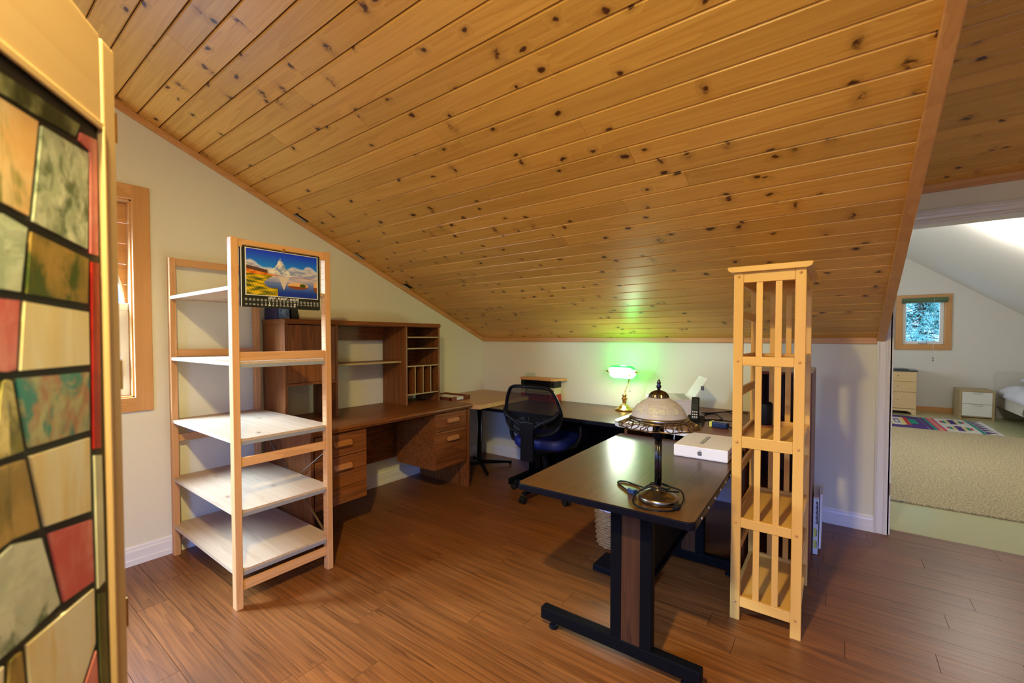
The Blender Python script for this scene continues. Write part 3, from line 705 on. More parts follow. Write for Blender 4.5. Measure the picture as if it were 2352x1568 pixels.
PANES = [('green', [(0,335),(165,438),(345,560),(325,612),(165,525),(0,425)]),
 ('pink', [(350,596),(440,642),(430,1150),(395,1140),(393,680),(345,632)]),
 ('red', [(400,1178),(434,1185),(442,2015),(410,2020)]),
 ('grey', [(413,2050),(445,2048),(460,2615),(430,2650)]),
 ('darkgreen', [(430,2675),(460,2668),(478,3073),(445,3073)]),
 ('orange', [(0,450),(155,545),(112,970),(0,910)]),
 ('fog', [(175,565),(385,690),(380,1120),(132,995)]),
 ('mint', [(0,962),(105,1025),(75,1312),(0,1300)]),
 ('olive', [(125,1042),(385,1165),(380,1365),(105,1320)]),
 ('pink', [(0,1345),(70,1352),(55,1662),(0,1675)]),
 ('cream', [(95,1357),(385,1405),(390,1640),(76,1668)]),
 ('moss', [(0,1710),(36,1715),(90,2030),(0,2060)]),
 ('teal', [(58,1705),(388,1675),(390,1935),(116,2015)]),
 ('brown', [(0,2100),(95,2070),(160,2380),(0,2450)]),
 ('cream', [(120,2055),(390,1970),(396,2300),(190,2370)]),
 ('pale', [(0,2475),(170,2425),(255,2720),(0,2955)]),
 ('pink', [(205,2405),(400,2340),(410,2615),(276,2710)]),
 ('cream', [(105,2905),(410,2650),(416,2895),(245,3073),(150,3073)]),
 ('brown', [(0,3000),(80,2935),(128,3073),(0,3073)]),
 ('pink', [(268,3073),(420,2930),(432,3073)])]
def ray(px_, py_):
    yaw, pt_ = R(36.747), R(-1.461)
    F0 = Vector((-math.sin(yaw), math.cos(yaw), 0)); Rr = Vector((math.cos(yaw), math.sin(yaw), 0)); U0 = Vector((0, 0, 1))
    F = F0*math.cos(pt_) + U0*math.sin(pt_); U = -F0*math.sin(pt_) + U0*math.cos(pt_)
    return F + Rr*((px_-1176)/996.2) - U*((py_-801.05)/996.2)
NN = Vector((SD.y, -SD.x, 0)); P3 = Vector((SP.x, SP.y, 1.31)); OC = Vector((0, 0, 1.31))
def on_screen(cx, cy):
    d = ray(cx/1.96, cy/1.96); q = OC + d*((P3-OC).dot(NN)/d.dot(NN)); return ((q-P3).dot(SD), q.z)
sL = on_screen(0, 1500)[0]; zL = min(on_screen(x_, 3073)[1] for x_ in (0, 430))
for nm, poly in PANES:
    base = []
    for (cx, cy) in poly:
        s_, z_ = on_screen(cx, cy)
        if cx == 0: s_ = -.215
        if cy >= 3073: z_ = .80
        s_ = max(min(s_, -.040), -.215)
        base.append((s_, z_))
    for fx in (0, 1):
        for fz in (0, 1):
            q_ = [((-.430 - s_) if fx else s_, (1.60 - z_) if fz else z_) for s_, z_ in base]
            q_ = [(s_, max(z_, .105)) for s_, z_ in q_]
            if max(z for _, z in q_) - min(z for _, z in q_) < .01: continue
            L(fs).prism(q_, 'y', -.0035, .0).build('glass_pane', G[nm], fs)

# ================================================================== PINE SHELF UNIT
sh = thing('shelf_unit', 'raw pine open shelving unit standing against the left wall with a calendar hung on it', 'shelf', (-2.74, 1.1, 0))
xa0, xa1, xb0, xb1 = -3.200, -3.156, -2.321, -2.277
yp = ((.848, .880), (1.315, 1.348))
for nm_, (x0, x1) in (('far', (xa0, xa1)), ('near', (xb0, xb1))):
    for (y0, y1) in yp:
        p_ = box('post', M['pinez'], sh, x0, x1, y0, y1, 0, 1.787, bev=.003)
        mb = MB(); yy = y0-.0003 if y0 > 1 else y1+.0003; sg = -1 if y0 > 1 else 1
        for i in range(52):
            z_ = .10 + .032*i
            for xx in (x0+.012, x1-.012): mb.cyl((xx, yy, z_), (xx, yy+sg*.0004, z_), .0022, n=6)
        mb.build('peg_hole', M['darkhole'], p_)['kind'] = 'stuff'
    for (z0, z1) in ((1.742, 1.785), (1.198, 1.241), (.686, .729), (.083, .127)):
        xm = (x0+x1)/2
        box('rail', M['piney'], sh, xm-.009, xm+.010, .880, 1.315, z0, z1, bev=.002)
for i, z_ in enumerate((1.557, 1.195, .822, .473, .186)):
    b_ = MB(); b_.box(xa1, xb0, .850, 1.345, z_-.018, z_); 
    b_.box(xa0+.004, xa1, .882, 1.313, z_-.018, z_); b_.box(xb0, xb1-.012, .882, 1.313, z_-.018, z_)
    s_ = b_.build('shelf_board', M['shelfpinex'], sh)
    if i != 0:
        box('zinc_lip', M['zinc'], s_, xb1-.013, xb1-.010, .884, 1.311, z_-.030, z_-.012, bev=0)
        box('zinc_lip', M['zinc'], s_, xa1, xa1+.003, .884, 1.311, z_-.030, z_-.018, bev=0)
cb = MB()
for p0, p1 in (((-3.17, 1.351, .71), (-2.30, 1.351, .135)), ((-2.30, 1.354, .69), (-3.17, 1.354, .135))): cb.bar(p0, p1, .010, .004)
cb.build('cross_brace', M['chrome'], sh)
# calendar
cl = thing('wall_calendar', 'spiral bound mountain lake calendar hanging on the end frame of the pine shelf', 'calendar', (-2.262, 1.085, 1.61))
cy0, cy1, cz0, cz1 = .893, 1.278, 1.462, 1.755
XC = -2.268
for k_, (dy_, dz_, mt) in enumerate(((-.012, 0, 'navy'), (-.006, -.001, 'paper'), (-.003, -.003, 'trayblack'))):
    box('page', M[mt], cl, XC-.006+.002*k_, XC-.0045+.002*k_, cy0+dy_, cy1-.004, cz0+dz_, cz1-.012, bev=0)
pg = box('month_sheet', M['trayblack'], cl, XC, XC+.0012, cy0, cy1, cz0, cz1-.004, bev=0)
cw_, chh = .363, .228
def calcol(u, v):
    def n_(a, b2, k): return math.sin(a*k+1.3*math.sin(b2*k*.7))*math.cos(b2*k*1.3+.8*math.sin(a*k*.9))
    def mixt(a, b2, t): t = max(0, min(1, t)); return tuple(x*(1-t)+y_*t for x, y_ in zip(a, b2))
    if u < .012 or u > .988 or v < .018 or v > .982: return (.7, .7, .66)
    sky = mixt((.12, .40, .75), (.0, .10, .62), (v-.55)/.45)
    hor = .455
    c_ = sky
    peak = max(.86 - abs(u-.455)*2.9, .715 - abs(u-.47)*.95) + .010*math.sin(u*90) + .006*math.sin(u*211)
    if u > .455: peak = max(peak, .70 - (u-.455)*.9 + .018*math.sin(u*70))
    else: peak = max(peak, .62 - (.455-u)*.5)
    wc = .58 + .06*math.sin(u*9+1) + .035*math.sin(u*23) + (.10*(.3-u) if u < .3 else 0) + .04*(u > .8)
    def land(v_):
        if v_ < peak and .30 < u < .75 and v_ > .50:
            return mixt((.80, .76, .72), (.34, .40, .56), .42 + .7*n_(u*9, v_*5, 3.4) + .5*n_(u*30, v_*14, 3) + (u-.46)*3.2)
        return None
    if v > hor:
        l_ = land(v)
        if l_: c_ = l_
        elif v < wc + .02: c_ = mixt((.75, .68, .66), (.36, .40, .58), .5 + .5*n_(u*3, v*6, 4) + .4*n_(u*11, v*17, 3))
        elif v < wc + .08: c_ = mixt((.78, .74, .76), sky, (v-wc-.02)/.06)
        if u > .6 and .60 < v < .66 and math.sin(v*140+u*5) > .2: c_ = mixt(c_, (.6, .68, .8), .35)
        hb = .56 - .12*u/.58
        if u < .58 and v < hb: c_ = mixt((.52, .18, .035), (.78, .40, .14), .5+.5*n_(u, v, 40))
        if u < .28 and v < .64-.25*u and v > hb: c_ = (.16, .09, .08)
        if u > .6 and v < .47: c_ = (.45, .20, .07)
    else:
        vm = 2*hor - v
        c_ = mixt((.42, .46, .60), (.02, .09, .36), (hor-v)/.45*1.25)
        if abs(u-.50) < .075*(1-(hor-v)/.30) and v > .16: c_ = (.66, .60, .56)
        elif v > .33: c_ = mixt(c_, (.72, .60, .60), .45+.3*n_(u*4, v*9, 3))
        for (uc, vc, ru, rv) in ((.70, .28, .15, .075), (.97, .29, .035, .13)):
            t_ = ((u-uc)/ru)**2 + ((v-vc)/rv)**2
            if t_ < 1: c_ = (.72, .52, .34) if v > vc-.01 else (.30, .12, .04)
        if ((u-.77)/.045)**2 + ((v-.295)/.04)**2 < 1: c_ = (.10, .15, .01)
    sh_ = .32 - .12*(v-.2) if v < hor-.02 else .30
    bank = .24 + .22*max(0, math.sin((v-.02)*7))*(v < .45) + .05*math.sin(v*30)
    if v < .46 and u < (.42 if v < .2 else .30 + .06*math.sin(v*16)): c_ = mixt((.10, .13, .01), (.72, .55, .07), .5+.5*n_(u*1.7+v, v*3, 11)+.3*n_(u*6, v*14, 4)+.15*math.sin(u*170+v*60))
    g_ = sum(c_)/3; c_ = tuple(max(0, g_ + (x-g_)*1.25)**1.45 for x in c_)
    return c_
NU, NV = 190, 110; mb = MB()
mb.sheet(lambda u, v_: (XC+.0016, cy0+.011+cw_*u, cz0+.055+chh*v_), NU, NV)
o = mb.build('picture', M['print'], pg)
me = o.data; ca = me.color_attributes.new('print', 'FLOAT_COLOR', 'POINT')
for i, vv in enumerate(me.vertices):
    ii, jj = divmod(i, NV+1); ca.data[i].color = (*calcol(ii/NU, jj/NV), 1)
def on_cal(y_, z_, x_=XC+.0018): return Matrix(((0, 0, 1, x_), (1, 0, 0, y_), (0, 1, 0, z_), (0, 0, 0, 1)))
def cal_text(nm, t, sz, y_, z_, bold=0.):
    o_ = letters(nm, t, sz, M['white_ink'], cl, on_cal(y_, z_), bold=bold); o_.parent = cl; return o_
cal_text('month_name', 'A\u00d4UT - AUGUST - AUGUST', .0125, (cy0+cy1)/2, cz0+.0455, .0004)
stp = (cy1-cy0-.028)/20
jb = MB()
for c_ in range(21):
    yy = cy0+.014+stp*c_
    for q_ in range(3): jb.box(XC+.0012, XC+.0016, yy-.0052, yy+.0052, cz0+.0290+.004*q_, cz0+.0312+.004*q_)
    if c_ >= 4: cal_text('day_number', str(c_-3), .0105, yy, cz0+.0205, .0006 if c_-3 in (3, 10) else 0)
    if c_ < 14: cal_text('day_number', str(c_+18), .0105, yy, cz0+.0105, .0006 if c_+18 in (24, 31) else 0)
jb.build('weekday_marks', M['midgrey'], cl)['kind'] = 'stuff'
mb = MB()
for i in range(58):
    if 27 <= i <= 29: continue
    y_ = cy0+.006 + (cy1-cy0-.012)*i/57
    mb.tube([(XC+.0022*math.cos(a)*2.2, y_, cz1-.004+.0045*math.sin(a)) for a in [2*PI*j/8 for j in range(8)]], .0008, 4, closed=True)
mb.build('spiral_binding', M['coil'], cl)['kind'] = 'stuff'
MB().lathe([(0, 0), (.009, .001), (.010, .004), (.006, .008), (0, .009)], (0, 0, 0), 14).build('hanging_pin', M['brass'], None)
hp = bpy.data.objects['hanging_pin']; hp.parent = cl
hp.matrix_basis = cl.matrix_basis.inverted() @ Matrix.Translation((XC+.002, (cy0+cy1)/2, cz1-.002)) @ Matrix.Rotation(R(90), 4, 'Y')

# ================================================================== OAK DESK
dk = thing('desk', 'dark oak double pedestal desk along the left wall behind the pine shelf', 'desk', (-2.85, 2.1, 0))
dy0, dy1, xf, xbk = 1.372, 2.812, -2.530, -3.205
mb = MB(); mb.prism([(xbk, .700), (xf-.022, .700), (xf-.010, .706), (xf-.008, .714), (xf, .720), (xf-.004, .733), (xf-.018, .738), (xbk, .738)], 'y', dy0-.01, dy1)
mb.build('desktop', M['oaky'], dk, bev=.002)
for (a, b2) in ((dy0, dy0+.020), (dy1-.024, dy1-.004)): box('end_panel', M['oakz'], dk, xbk+.02, xf-.030, a, b2, 0, .700)
box('modesty_panel', M['oaky'], dk, -3.165, -3.147, dy0+.02, dy1-.024, .245, .700)
for (a, b2, zb_) in ((1.398, 1.772, .228), (2.402, 2.786, .236)):
    box('pedestal', M['oaky'], dk, -3.045, xf-.052, a, b2, zb_, .700)
    for (z0_, z1_) in ((zb_+.002, .538 if a < 2 else .541), (.543 if a < 2 else .546, .690)):
        dw = box('drawer', M['oaky'], dk, xf-.052, xf-.032, a+.004, b2-.004 if a < 2 else 2.770, z0_, z1_, bev=.002)
        yc_ = (a+b2)/2; zc2 = z1_-.062
        MB().prism([(xf-.032, zc2-.014), (xf-.006, zc2-.020), (xf-.002, zc2-.012), (xf-.004, zc2+.010), (xf-.014, zc2+.016), (xf-.032, zc2+.016)], 'y', yc_-.058, yc_+.058).build('handle', M['handle'], dw, bev=.002)
# hutch
ht = thing('hutch', 'dark oak hutch with flip door, open bay and pigeonholes standing on the desk', 'hutch', (-3.05, 2.08, .738))
hx, hb_ = -2.892, -3.205; zt = 1.435; z00 = .738
mb = MB(); mb.prism([(hb_, 1.402), (hx+.004, 1.402), (hx+.012, 1.410), (hx+.010, 1.424), (hx+.002, 1.436), (hb_, 1.436)], 'y', 1.380, 2.776); mb.build('top', M['oaky'], ht, bev=.002)
for y0, y1 in ((1.384, 1.402), (1.745, 1.763), (2.383, 2.401), (2.754, 2.772)): box('upright', M['oakz'], ht, hb_, hx, y0, y1, z00, 1.402)
box('bay_shelf', M['oaky'], ht, hb_, hx, 1.402, 1.745, .988, 1.004)
box('back_panel', M['oaky'], ht, hb_, hb_+.006, 1.402, 1.745, 1.004, 1.402)
box('back_rail', M['oaky'], ht, hb_, hb_+.015, 1.763, 2.383, 1.290, 1.402)
dw = box('flip_door', M['oakz'], ht, hx-.018, hx-.001, 1.4045, 1.7425, 1.0065, 1.397)
q_ = box('bay_shelf', M['oaky'], ht, hb_+.02, hx-.060, 1.763, 2.383, 1.100, 1.116); box('edge_strip', M['oakedge'], q_, hx-.060, hx-.058, 1.763, 2.383, 1.101, 1.115, bev=0)
box('back_panel', M['oaky'], ht, hb_, hb_+.006, 2.401, 2.754, .83, 1.402)
for z_ in (1.310, 1.213, 1.062, .820):
    q_ = box('slot_shelf', M['oaky'], ht, hb_+.006, hx-.003, 2.401, 2.754, z_, z_+.010); box('edge_strip', M['oakedge'], q_, hx-.003, hx-.0015, 2.401, 2.754, z_, z_+.010, bev=0)
for y_ in (2.487, 2.576, 2.665):
    q_ = box('divider', M['oakz'], ht, hb_+.006, hx-.004, y_-.004, y_+.004, .830, 1.062); box('edge_strip', M['oakedge'], q_, hx-.004, hx-.0025, y_-.004, y_+.004, .830, 1.062, bev=0)
# things on the hutch
bx = thing('slipcase', 'navy slipcase with a pale blue spine standing on the hutch', 'box', (-3.09, 1.45, 1.436), group=None)
box('case', M['navy'], bx, -3.19, -3.002, 1.392, 1.474, 1.437, 1.60); box('spine_label', M['bluebox'], bx, -3.002, -2.998, 1.400, 1.470, 1.440, 1.595, bev=0)
bx = thing('binder', 'dark green binder with a white oval mark leaning beside the blue slipcase', 'binder', (-3.08, 1.54, 1.436))
L_ = MB().prism([(1.490, 1.4365), (1.542, 1.4365), (1.520, 1.566), (1.476, 1.566)], 'x', -3.18, -3.0); L_.build('cover', M['darkgreen'], bx, bev=.002)
mb = MB(); mb.tube([(-2.9992, 1.508+.015*math.cos(a)-.02*.4, 1.520+.0065*math.sin(a)) for a in [2*PI*j/20 for j in range(20)]], .0012, 5, closed=True); mb.build('oval_mark', M['white_ink'], bx)
mb = MB(); 
for q_ in range(3): mb.box(-3.0, -2.999, 1.491+.006*q_, 1.495+.006*q_, 1.517, 1.523)
mb.build('oval_lettering', M['white_ink'], bx)
# ================================================================== CORNER TABLE
ct = thing('corner_table', 'light laminate corner table on a dark pedestal between the oak desk and back table', 'table', (-2.88, 3.32, 0))
tx0, tx1, ty0, ty1 = -3.225, -2.490, 2.830, 3.770
mb = MB().prism([(tx0, ty0), (tx1-.09, ty0), (tx1, ty0+.035), (tx1, 3.615), (-2.615, 3.615), (-2.615, ty1), (tx0, ty1)], 'z', .7185, .720); tp = mb.build('tabletop', M['laminate'], ct)
MB().prism([(tx0, ty0), (tx1-.09, ty0), (tx1, ty0+.035), (tx1, 3.615), (-2.615, 3.615), (-2.615, ty1), (tx0, ty1)], 'z', .683, .7185).build('edge_band', M['laminate_edge'], tp)
pc = Vector((-2.885, 3.325, 0))
mb = MB()
mb.cyl(pc+Vector((0, 0, .05)), pc+Vector((0, 0, .67)), .022, n=16); mb.build('column', M['black'], ct, smooth=False)
for s_ in (-.026, .026): MB().cyl(pc+Vector((s_, -.012, .04)), pc+Vector((s_, -.012, .67)), .008, n=8).build('rod', M['chrome'], ct, smooth=True)
for a in (52, 142, 232, 322):
    d = Vector((math.cos(R(a)), math.sin(R(a)), 0))
    ft = MB().prism([(-.0, .075), (.0, .03), (.33, .018), (.33, .036)], 'y', -.014, .014)
    for v_ in ft.bm.verts: v_.co = Matrix.Rotation(R(a), 4, 'Z') @ v_.co + pc
    f_ = ft.build('foot', M['darkmetal'], ct, bev=.003)
    MB().cyl(pc + d*.315, pc + d*.315 + Vector((0, 0, .02)), .014, n=10).build('glide', M['rubber'], f_)
box('mount_plate', M['black'], ct, pc.x-.15, pc.x+.15, pc.y-.15, pc.y+.15, .668, .683)
# letter tray with papers (on corner table near the desk)
lt = thing('paper_tray', 'dark wooden paper tray holding papers on the light corner table beside the hutch', 'tray', (-2.93, 3.02, .72))
k_ = 1.0
ty_ = (2.838, 3.10); txx = (-3.15, -2.82)
box('tray_bottom', M['mahogy'], lt, txx[0], txx[1], ty_[0], ty_[1], .7205, .728)
for d in ((txx[0], txx[0]+.012, ty_[0], ty_[1]), (txx[0], txx[1], ty_[1]-.012, ty_[1]), (txx[0], txx[1], ty_[0], ty_[0]+.012), (txx[1]-.012, txx[1], ty_[0], ty_[0]+.08), (txx[1]-.012, txx[1], ty_[1]-.08, ty_[1])):
    box('side_wall', M['mahogx'], lt, d[0], d[1], d[2], d[3], .728, .762)
for i in range(7): 
    a_ = random.uniform(-.004, .004); box('paper_sheet', M['paper'], lt, txx[0]+.02+a_, txx[1]-.014+a_*.5, ty_[0]+.02+a_, ty_[1]-.03-a_, .7285+.0028*i, .7305+.0028*i, bev=0)
# ================================================================== T-LEG TABLES
def tleg(root, xs, xe, yl, xc, z1, side=1, mirror=False):
    """foot along x from xs to xe at y=yl (local frame), column centred at xc"""
    f_ = L(root).box(xs, xe, yl, yl+.045, .036, .088).build('foot_bar', M['black'], root, bev=.005)
    for x_ in (xs+.055, xe-.055):
        L(root).lathe([(.008, .036), (.008, .016), (.019, .014), (.021, .004), (.017, 0)][::-1], (x_, yl+.022, 0), 12).build('glide', M['plastic'], f_)
    for a_ in (-.0845, .0380):
        L(root).box(xc+a_, xc+a_+.0465, yl, yl+.045, .088, z1).build('leg_post', M['black'], root, bev=.004)
    L(root).box(xc-.038, xc+.038, yl+.003, yl+.040, .088, z1).build('infill_panel', M['infill'], root)
    L(root).box(xs+.06, xe-.06, yl, yl+.045, z1-.02, z1).build('top_bracket', M['black'], root)
def ttable(root, w2, l2, zt, th, r=.028):
    t_ = L(root).prism(rrect(-w2+.004, w2-.004, -l2+.004, l2-.004, r), 'z', zt-.006, zt).build('tabletop', M['walnuty'], root)
    L(root).prism(rrect(-w2, w2, -l2, l2, r), 'z', zt-th, zt-.0012).build('edge_band', M['blackedge'], t_, bev=.004)
nt_ = thing('work_table', 'dark walnut work table with black T legs in the centre foreground', 'table', (-.755, 2.130, 0), R(1.3))
ttable(nt_, .368, .607, .680, .030)
tleg(nt_, -.315, .368, -.487, .102, .650)
tleg(nt_, -.315, .368, .445, .102, .650)
L(nt_).prism([(.128, .285), (.150, .285), (.150, .300), (.134, .305), (.134, .650), (.128, .650)], 'y', -.442, .445).build('modesty_panel', M['black'], nt_, bev=.002)
mb = L(nt_)
for i in range(9): mb.cyl((.3683, -.50+.12*i, .664), (.370, -.50+.12*i, .664), .005, n=8)
mb.build('edge_stud', M['midgrey'], nt_)['kind'] = 'stuff'
bt = thing('back_table', 'dark walnut table with black T legs along the knee wall under the banker lamp', 'table', (-1.985, 3.385, 0), R(90))
ttable(bt, .395, .762, .680, .030)
# in this local frame x runs to the back wall (+Y world), y runs to -X world
for yy in (-.60, .24):
    tleg(bt, -.40, .36, yy, .0, .650)
L(bt).box(.14, .155, -.70, .24, .13, .650).build('modesty_panel', M['black'], bt, bev=.002)
# footrest slab
tag(MB().prism([(-1.08, 2.205), (-.80, 2.205), (-.80, 2.38), (-1.08, 2.38)], 'z', 0.002, .036).build('footrest', M['plastic'], bev=.004), 'flat black slab lying on the floor under the work table', 'footrest')
# ================================================================== RED TOPPED DESK
rd = thing('side_desk', 'reddish brown desk with a pale edge carrying the printer and phone', 'desk', (-.86, 3.27, 0))
pts = [(-1.225, 3.775), (-1.225, 2.86), (-1.215, 2.815), (-1.19, 2.788), (-1.15, 2.775), (-.70, 2.752), (-.45, 2.745), (-.40, 2.745), (-.40, 3.775)]
tp = MB().prism(pts, 'z', .736, .742).build('desktop', M['reddeskx'] if 'reddeskx' in M else M['reddesk'], rd)
MB().prism([(x_+(.001 if x_ < -1 else 0), y_+.001) for x_, y_ in pts], 'z', .706, .736).build('pale_edge', M['printergrey'], tp, bev=.002)
box('keyboard_rail', M['black'], rd, -1.16, -.80, 2.83, 3.05, .690, .706)
box('side_panel', M['oakz'], rd, -.43, -.41, 2.80, 3.76, 0, .706); box('side_panel', M['oakz'], rd, -1.20, -1.18, 2.95, 3.76, 0, .706)
box('back_panel', M['black'], rd, -1.18, -.43, 3.70, 3.715, .30, .706)
# ================================================================== WASTE BASKET
wb_ = thing('wicker_basket', 'woven wicker waste basket with white liner under the work table', 'basket', (-1.10, 2.585, 0))
c_ = (-1.10, 2.585, 0)
MB().lathe([(.001, .004), (.112, .004), (.118, .02), (.134, .27), (.130, .27), (.108, .02), (.001, .012)], c_, 28).build('basket_shell', M['wicker'], wb_, smooth=True)
mb = MB(); nst = 16
for i in range(16):
    z_ = .014 + .0165*i; r_ = .118 + .0165*(z_/.27)
    mb.tube([(c_[0] + (r_ + .0055*(1 if (j+i) % 2 else -1))*math.cos(2*PI*j/(2*nst)), c_[1] + (r_ + .0055*(1 if (j+i) % 2 else -1))*math.sin(2*PI*j/(2*nst)), z_) for j in range(2*nst)], .0060, 5, closed=True)
mb.build('weave', M['wicker'], wb_, smooth=True)['kind'] = 'stuff'
MB().tube([(c_[0]+.133*math.cos(a), c_[1]+.133*math.sin(a), .272) for a in [2*PI*j/28 for j in range(28)]], .007, 8, closed=True).build('rim', M['wicker'], wb_, smooth=True)
MB().lathe([(.139, .245), (.142, .262), (.136, .281), (.126, .281), (.118, .20), (.001, .18)], c_, 28, cap=False).build('liner', M['liner'], wb_, smooth=True)
# ================================================================== OFFICE CHAIR
oc = thing('office_chair', 'black mesh back swivel chair with a dark blue seat tucked between the tables', 'chair', (-1.93, 3.06, 0), R(7))
hubz = .085
L(oc).lathe([(.001, .06), (.038, .062), (.040, .10), (.030, .12), (.001, .12)], (0, 0, 0), 16).build('hub', M['plastic'], oc, smooth=True)
for k_ in range(5):
    a = R(-97 - 7 + 72*k_); d = Vector((math.cos(a), math.sin(a), 0)); q = d.cross(Vector((0, 0, 1)))
    lg = L(oc).bar(d*.03 + Vector((0, 0, .088)), d*.275 + Vector((0, 0, .070)), .040, .026).build('base_leg', M['plastic'], oc, bev=.006)
    cp = d*.285
    L(oc).cyl(cp + Vector((0, 0, .045)), cp + Vector((0, 0, .078)), .012, n=10).build('caster_stem', M['rubber'], lg, smooth=True)
    for s_ in (-1, 1):
        L(oc).tube([cp + d*.008 + q*s_*.006 + Vector((0, 0, .0255)), cp + d*.008 + q*s_*.025 + Vector((0, 0, .0255))], .0245, 16).build('caster_wheel', M['rubber'], lg, bev=.003)
    L(oc).tube([cp + q*-.024 + Vector((0, 0, .034)), cp + q*.024 + Vector((0, 0, .034))], .022, 12).build('caster_hood', M['rubber'], lg)
L(oc).tube([(0, 0, .11), (0, 0, .25), (0, 0, .40)], lambda t: .028 if t < .6 else .018, 14).build('gas_lift', M['black'], oc, smooth=True)
L(oc).box(-.10, .10, -.16, .12, .385, .418).build('tilt_mechanism', M['plastic'], oc, bev=.008)
L(oc).bar((.10, .02, .40), (.24, .05, .395), .008, .008).build('height_lever', M['plastic'], oc)
sm = L(oc).prism(rrect(-.235, .235, -.20, .26, .11, 8), 'z', .418, .500).build('seat_cushion', M['bluefab'], oc, bev=.032, seg=4)
L(oc).prism(rrect(-.20, .20, -.18, .22, .09, 6), 'z', .405, .425).build('seat_pan', M['plastic'], oc, bev=.006)
yb = lambda z_: -.285 - .10*max(0, z_-.6)
frame = [(-.145, .928), (0, .935), (.150, .925), (.196, .880), (.232, .790), (.245, .700), (.222, .620), (.150, .568), (0, .552), (-.150, .568), (-.222, .620), (-.242, .700), (-.226, .800), (-.192, .885)]
fp = catmull([(x_, yb(z_) - .04*(1-abs(x_)/.25)*0 + .05*(x_/.24)**2, z_) for x_, z_ in frame], 5, True)
L(oc).tube(fp, .0165, 8, closed=True, flat=.75).build('back_frame', M['plastic'], oc, smooth=True)
cen = Vector((0, yb(.74)-.004, .74))
mb = L(oc); NR = 8; ring = [[mb.v(cen.lerp(Vector(p), .08 + .92*k_/NR) + Vector((0, -.018*(1-(k_/NR)**2), 0))) for p in fp] for k_ in range(NR+1)]
for A, B in zip(ring, ring[1:]):
    for i in range(len(fp)): mb.bm.faces.new([A[i], A[(i+1) % len(fp)], B[(i+1) % len(fp)], B[i]])
mb.bm.faces.new(ring[0]); mb.build('mesh_back', M['mesh'], oc, smooth=True)
L(oc).tube(catmull([(-.236, yb(.72)+.035, .735), (-.19, yb(.69)+.0, .700), (-.10, yb(.66)-.025, .664), (0, yb(.655)-.03, .655), (.10, yb(.66)-.025, .664), (.19, yb(.69), .700), (.236, yb(.72)+.035, .735)], 5), .017, 8, flat=.9).build('lumbar_bar', M['plastic'], oc, smooth=True)
for s_ in (-1, 1):
    L(oc).tube(catmull([(s_*.03, yb(.62)-.045, .60), (s_*.09, yb(.65)-.035, .645), (s_*.20, yb(.70)-.01, .70), (s_*.235, yb(.74)+.03, .745)], 5), .019, 8).build('back_arm', M['plastic'], oc, smooth=True)
    pth = catmull([(s_*.20, -.05, .420), (s_*.285, -.05, .455), (s_*.315, -.03, .53), (s_*.312, .0, .605), (s_*.300, .16, .615), (s_*.300, .22, .59), (s_*.29, .16, .50), (s_*.235, .06, .425)], 5)
    L(oc).tube(pth, .017, 8, flat=1.0).build('armrest', M['plastic'], oc, smooth=True)
L(oc).prism([(-.058, .36), (.058, .36), (.054, .56), (.070, .665), (0, .675), (-.070, .665), (-.054, .56)], 'y', -.352, -.318).build('back_spine', M['plastic'], oc, bev=.012, seg=3)
L(oc).box(-.05, .05, -.345, -.12, .362, .392).build('spine_bracket', M['plastic'], oc, bev=.008)
# ================================================================== LETTER TRAYS
def tray(z0_, mat, label):
    t_ = thing('letter_tray', label, 'tray', (-2.43, 3.70, z0_), group='letter trays stacked on the back table')
    x0, x1, y0, y1, h_ = -2.605, -2.206, 3.650, 3.780, .066
    box('tray_floor', mat, t_, x0, x1, y0, y1, z0_, z0_+.004, bev=0)
    box('back_wall', mat, t_, x0, x1, y1-.004, y1, z0_+.004, z0_+h_)
    MB().box(x1-.004, x1, y0, y1, z0_+.004, z0_+h_).build('side_wall', mat, t_)
    MB().box(x0, x0+.004, y0, y1, z0_+.004, z0_+h_).build('side_wall', mat, t_)
    for xa, xb in ((x1-.045, x1), (x0, x0+.045)):
        w_ = MB(); w_.box(xa, xb, y0-.003, y0+.001, z0_+.004, z0_+.024); w_.box(xa, xb, y0-.003, y0+.001, z0_+.044, z0_+h_); w_.box(xa, xa+.006, y0-.003, y0+.001, z0_+.024, z0_+.044); w_.box(xb-.006, xb, y0-.003, y0+.001, z0_+.024, z0_+.044)
        w_.build('front_lip', mat, t_)
    if mat is not M['trayblack']:
        MB().box(x1, x1+.0008, y0+.040, y0+.10, z0_+.01, z0_+h_-.008).build('label_patch', mat, t_)
    return t_
tray(.681, M['trayred'], 'red letter tray at the bottom of the stack on the back table')
tray(.748, M['traycream'], 'cream letter tray in the middle of the stack on the back table')
tray(.815, M['trayblack'], 'black letter tray at the top of the stack on the back table')
bo = thing('board', 'small wooden board lying across the top of the letter tray stack', 'board', (-2.41, 3.62, .882))
MB().prism([(-2.615, 3.642), (-2.235, 3.634), (-2.200, 3.650), (-2.135, 3.775), (-2.60, 3.782)], 'z', .882, .906).build('slab', M['trimx'], bo, bev=.003)
pn = thing('acrylic_sheet', 'pale green translucent sheet standing behind the letter trays', 'sheet', (-2.57, 3.785, .68))
MB().prism(rrect(-2.64, -2.52, .681, .945, .012), 'y', 3.7795, 3.7835).build('sheet', M['acrylic'], pn)
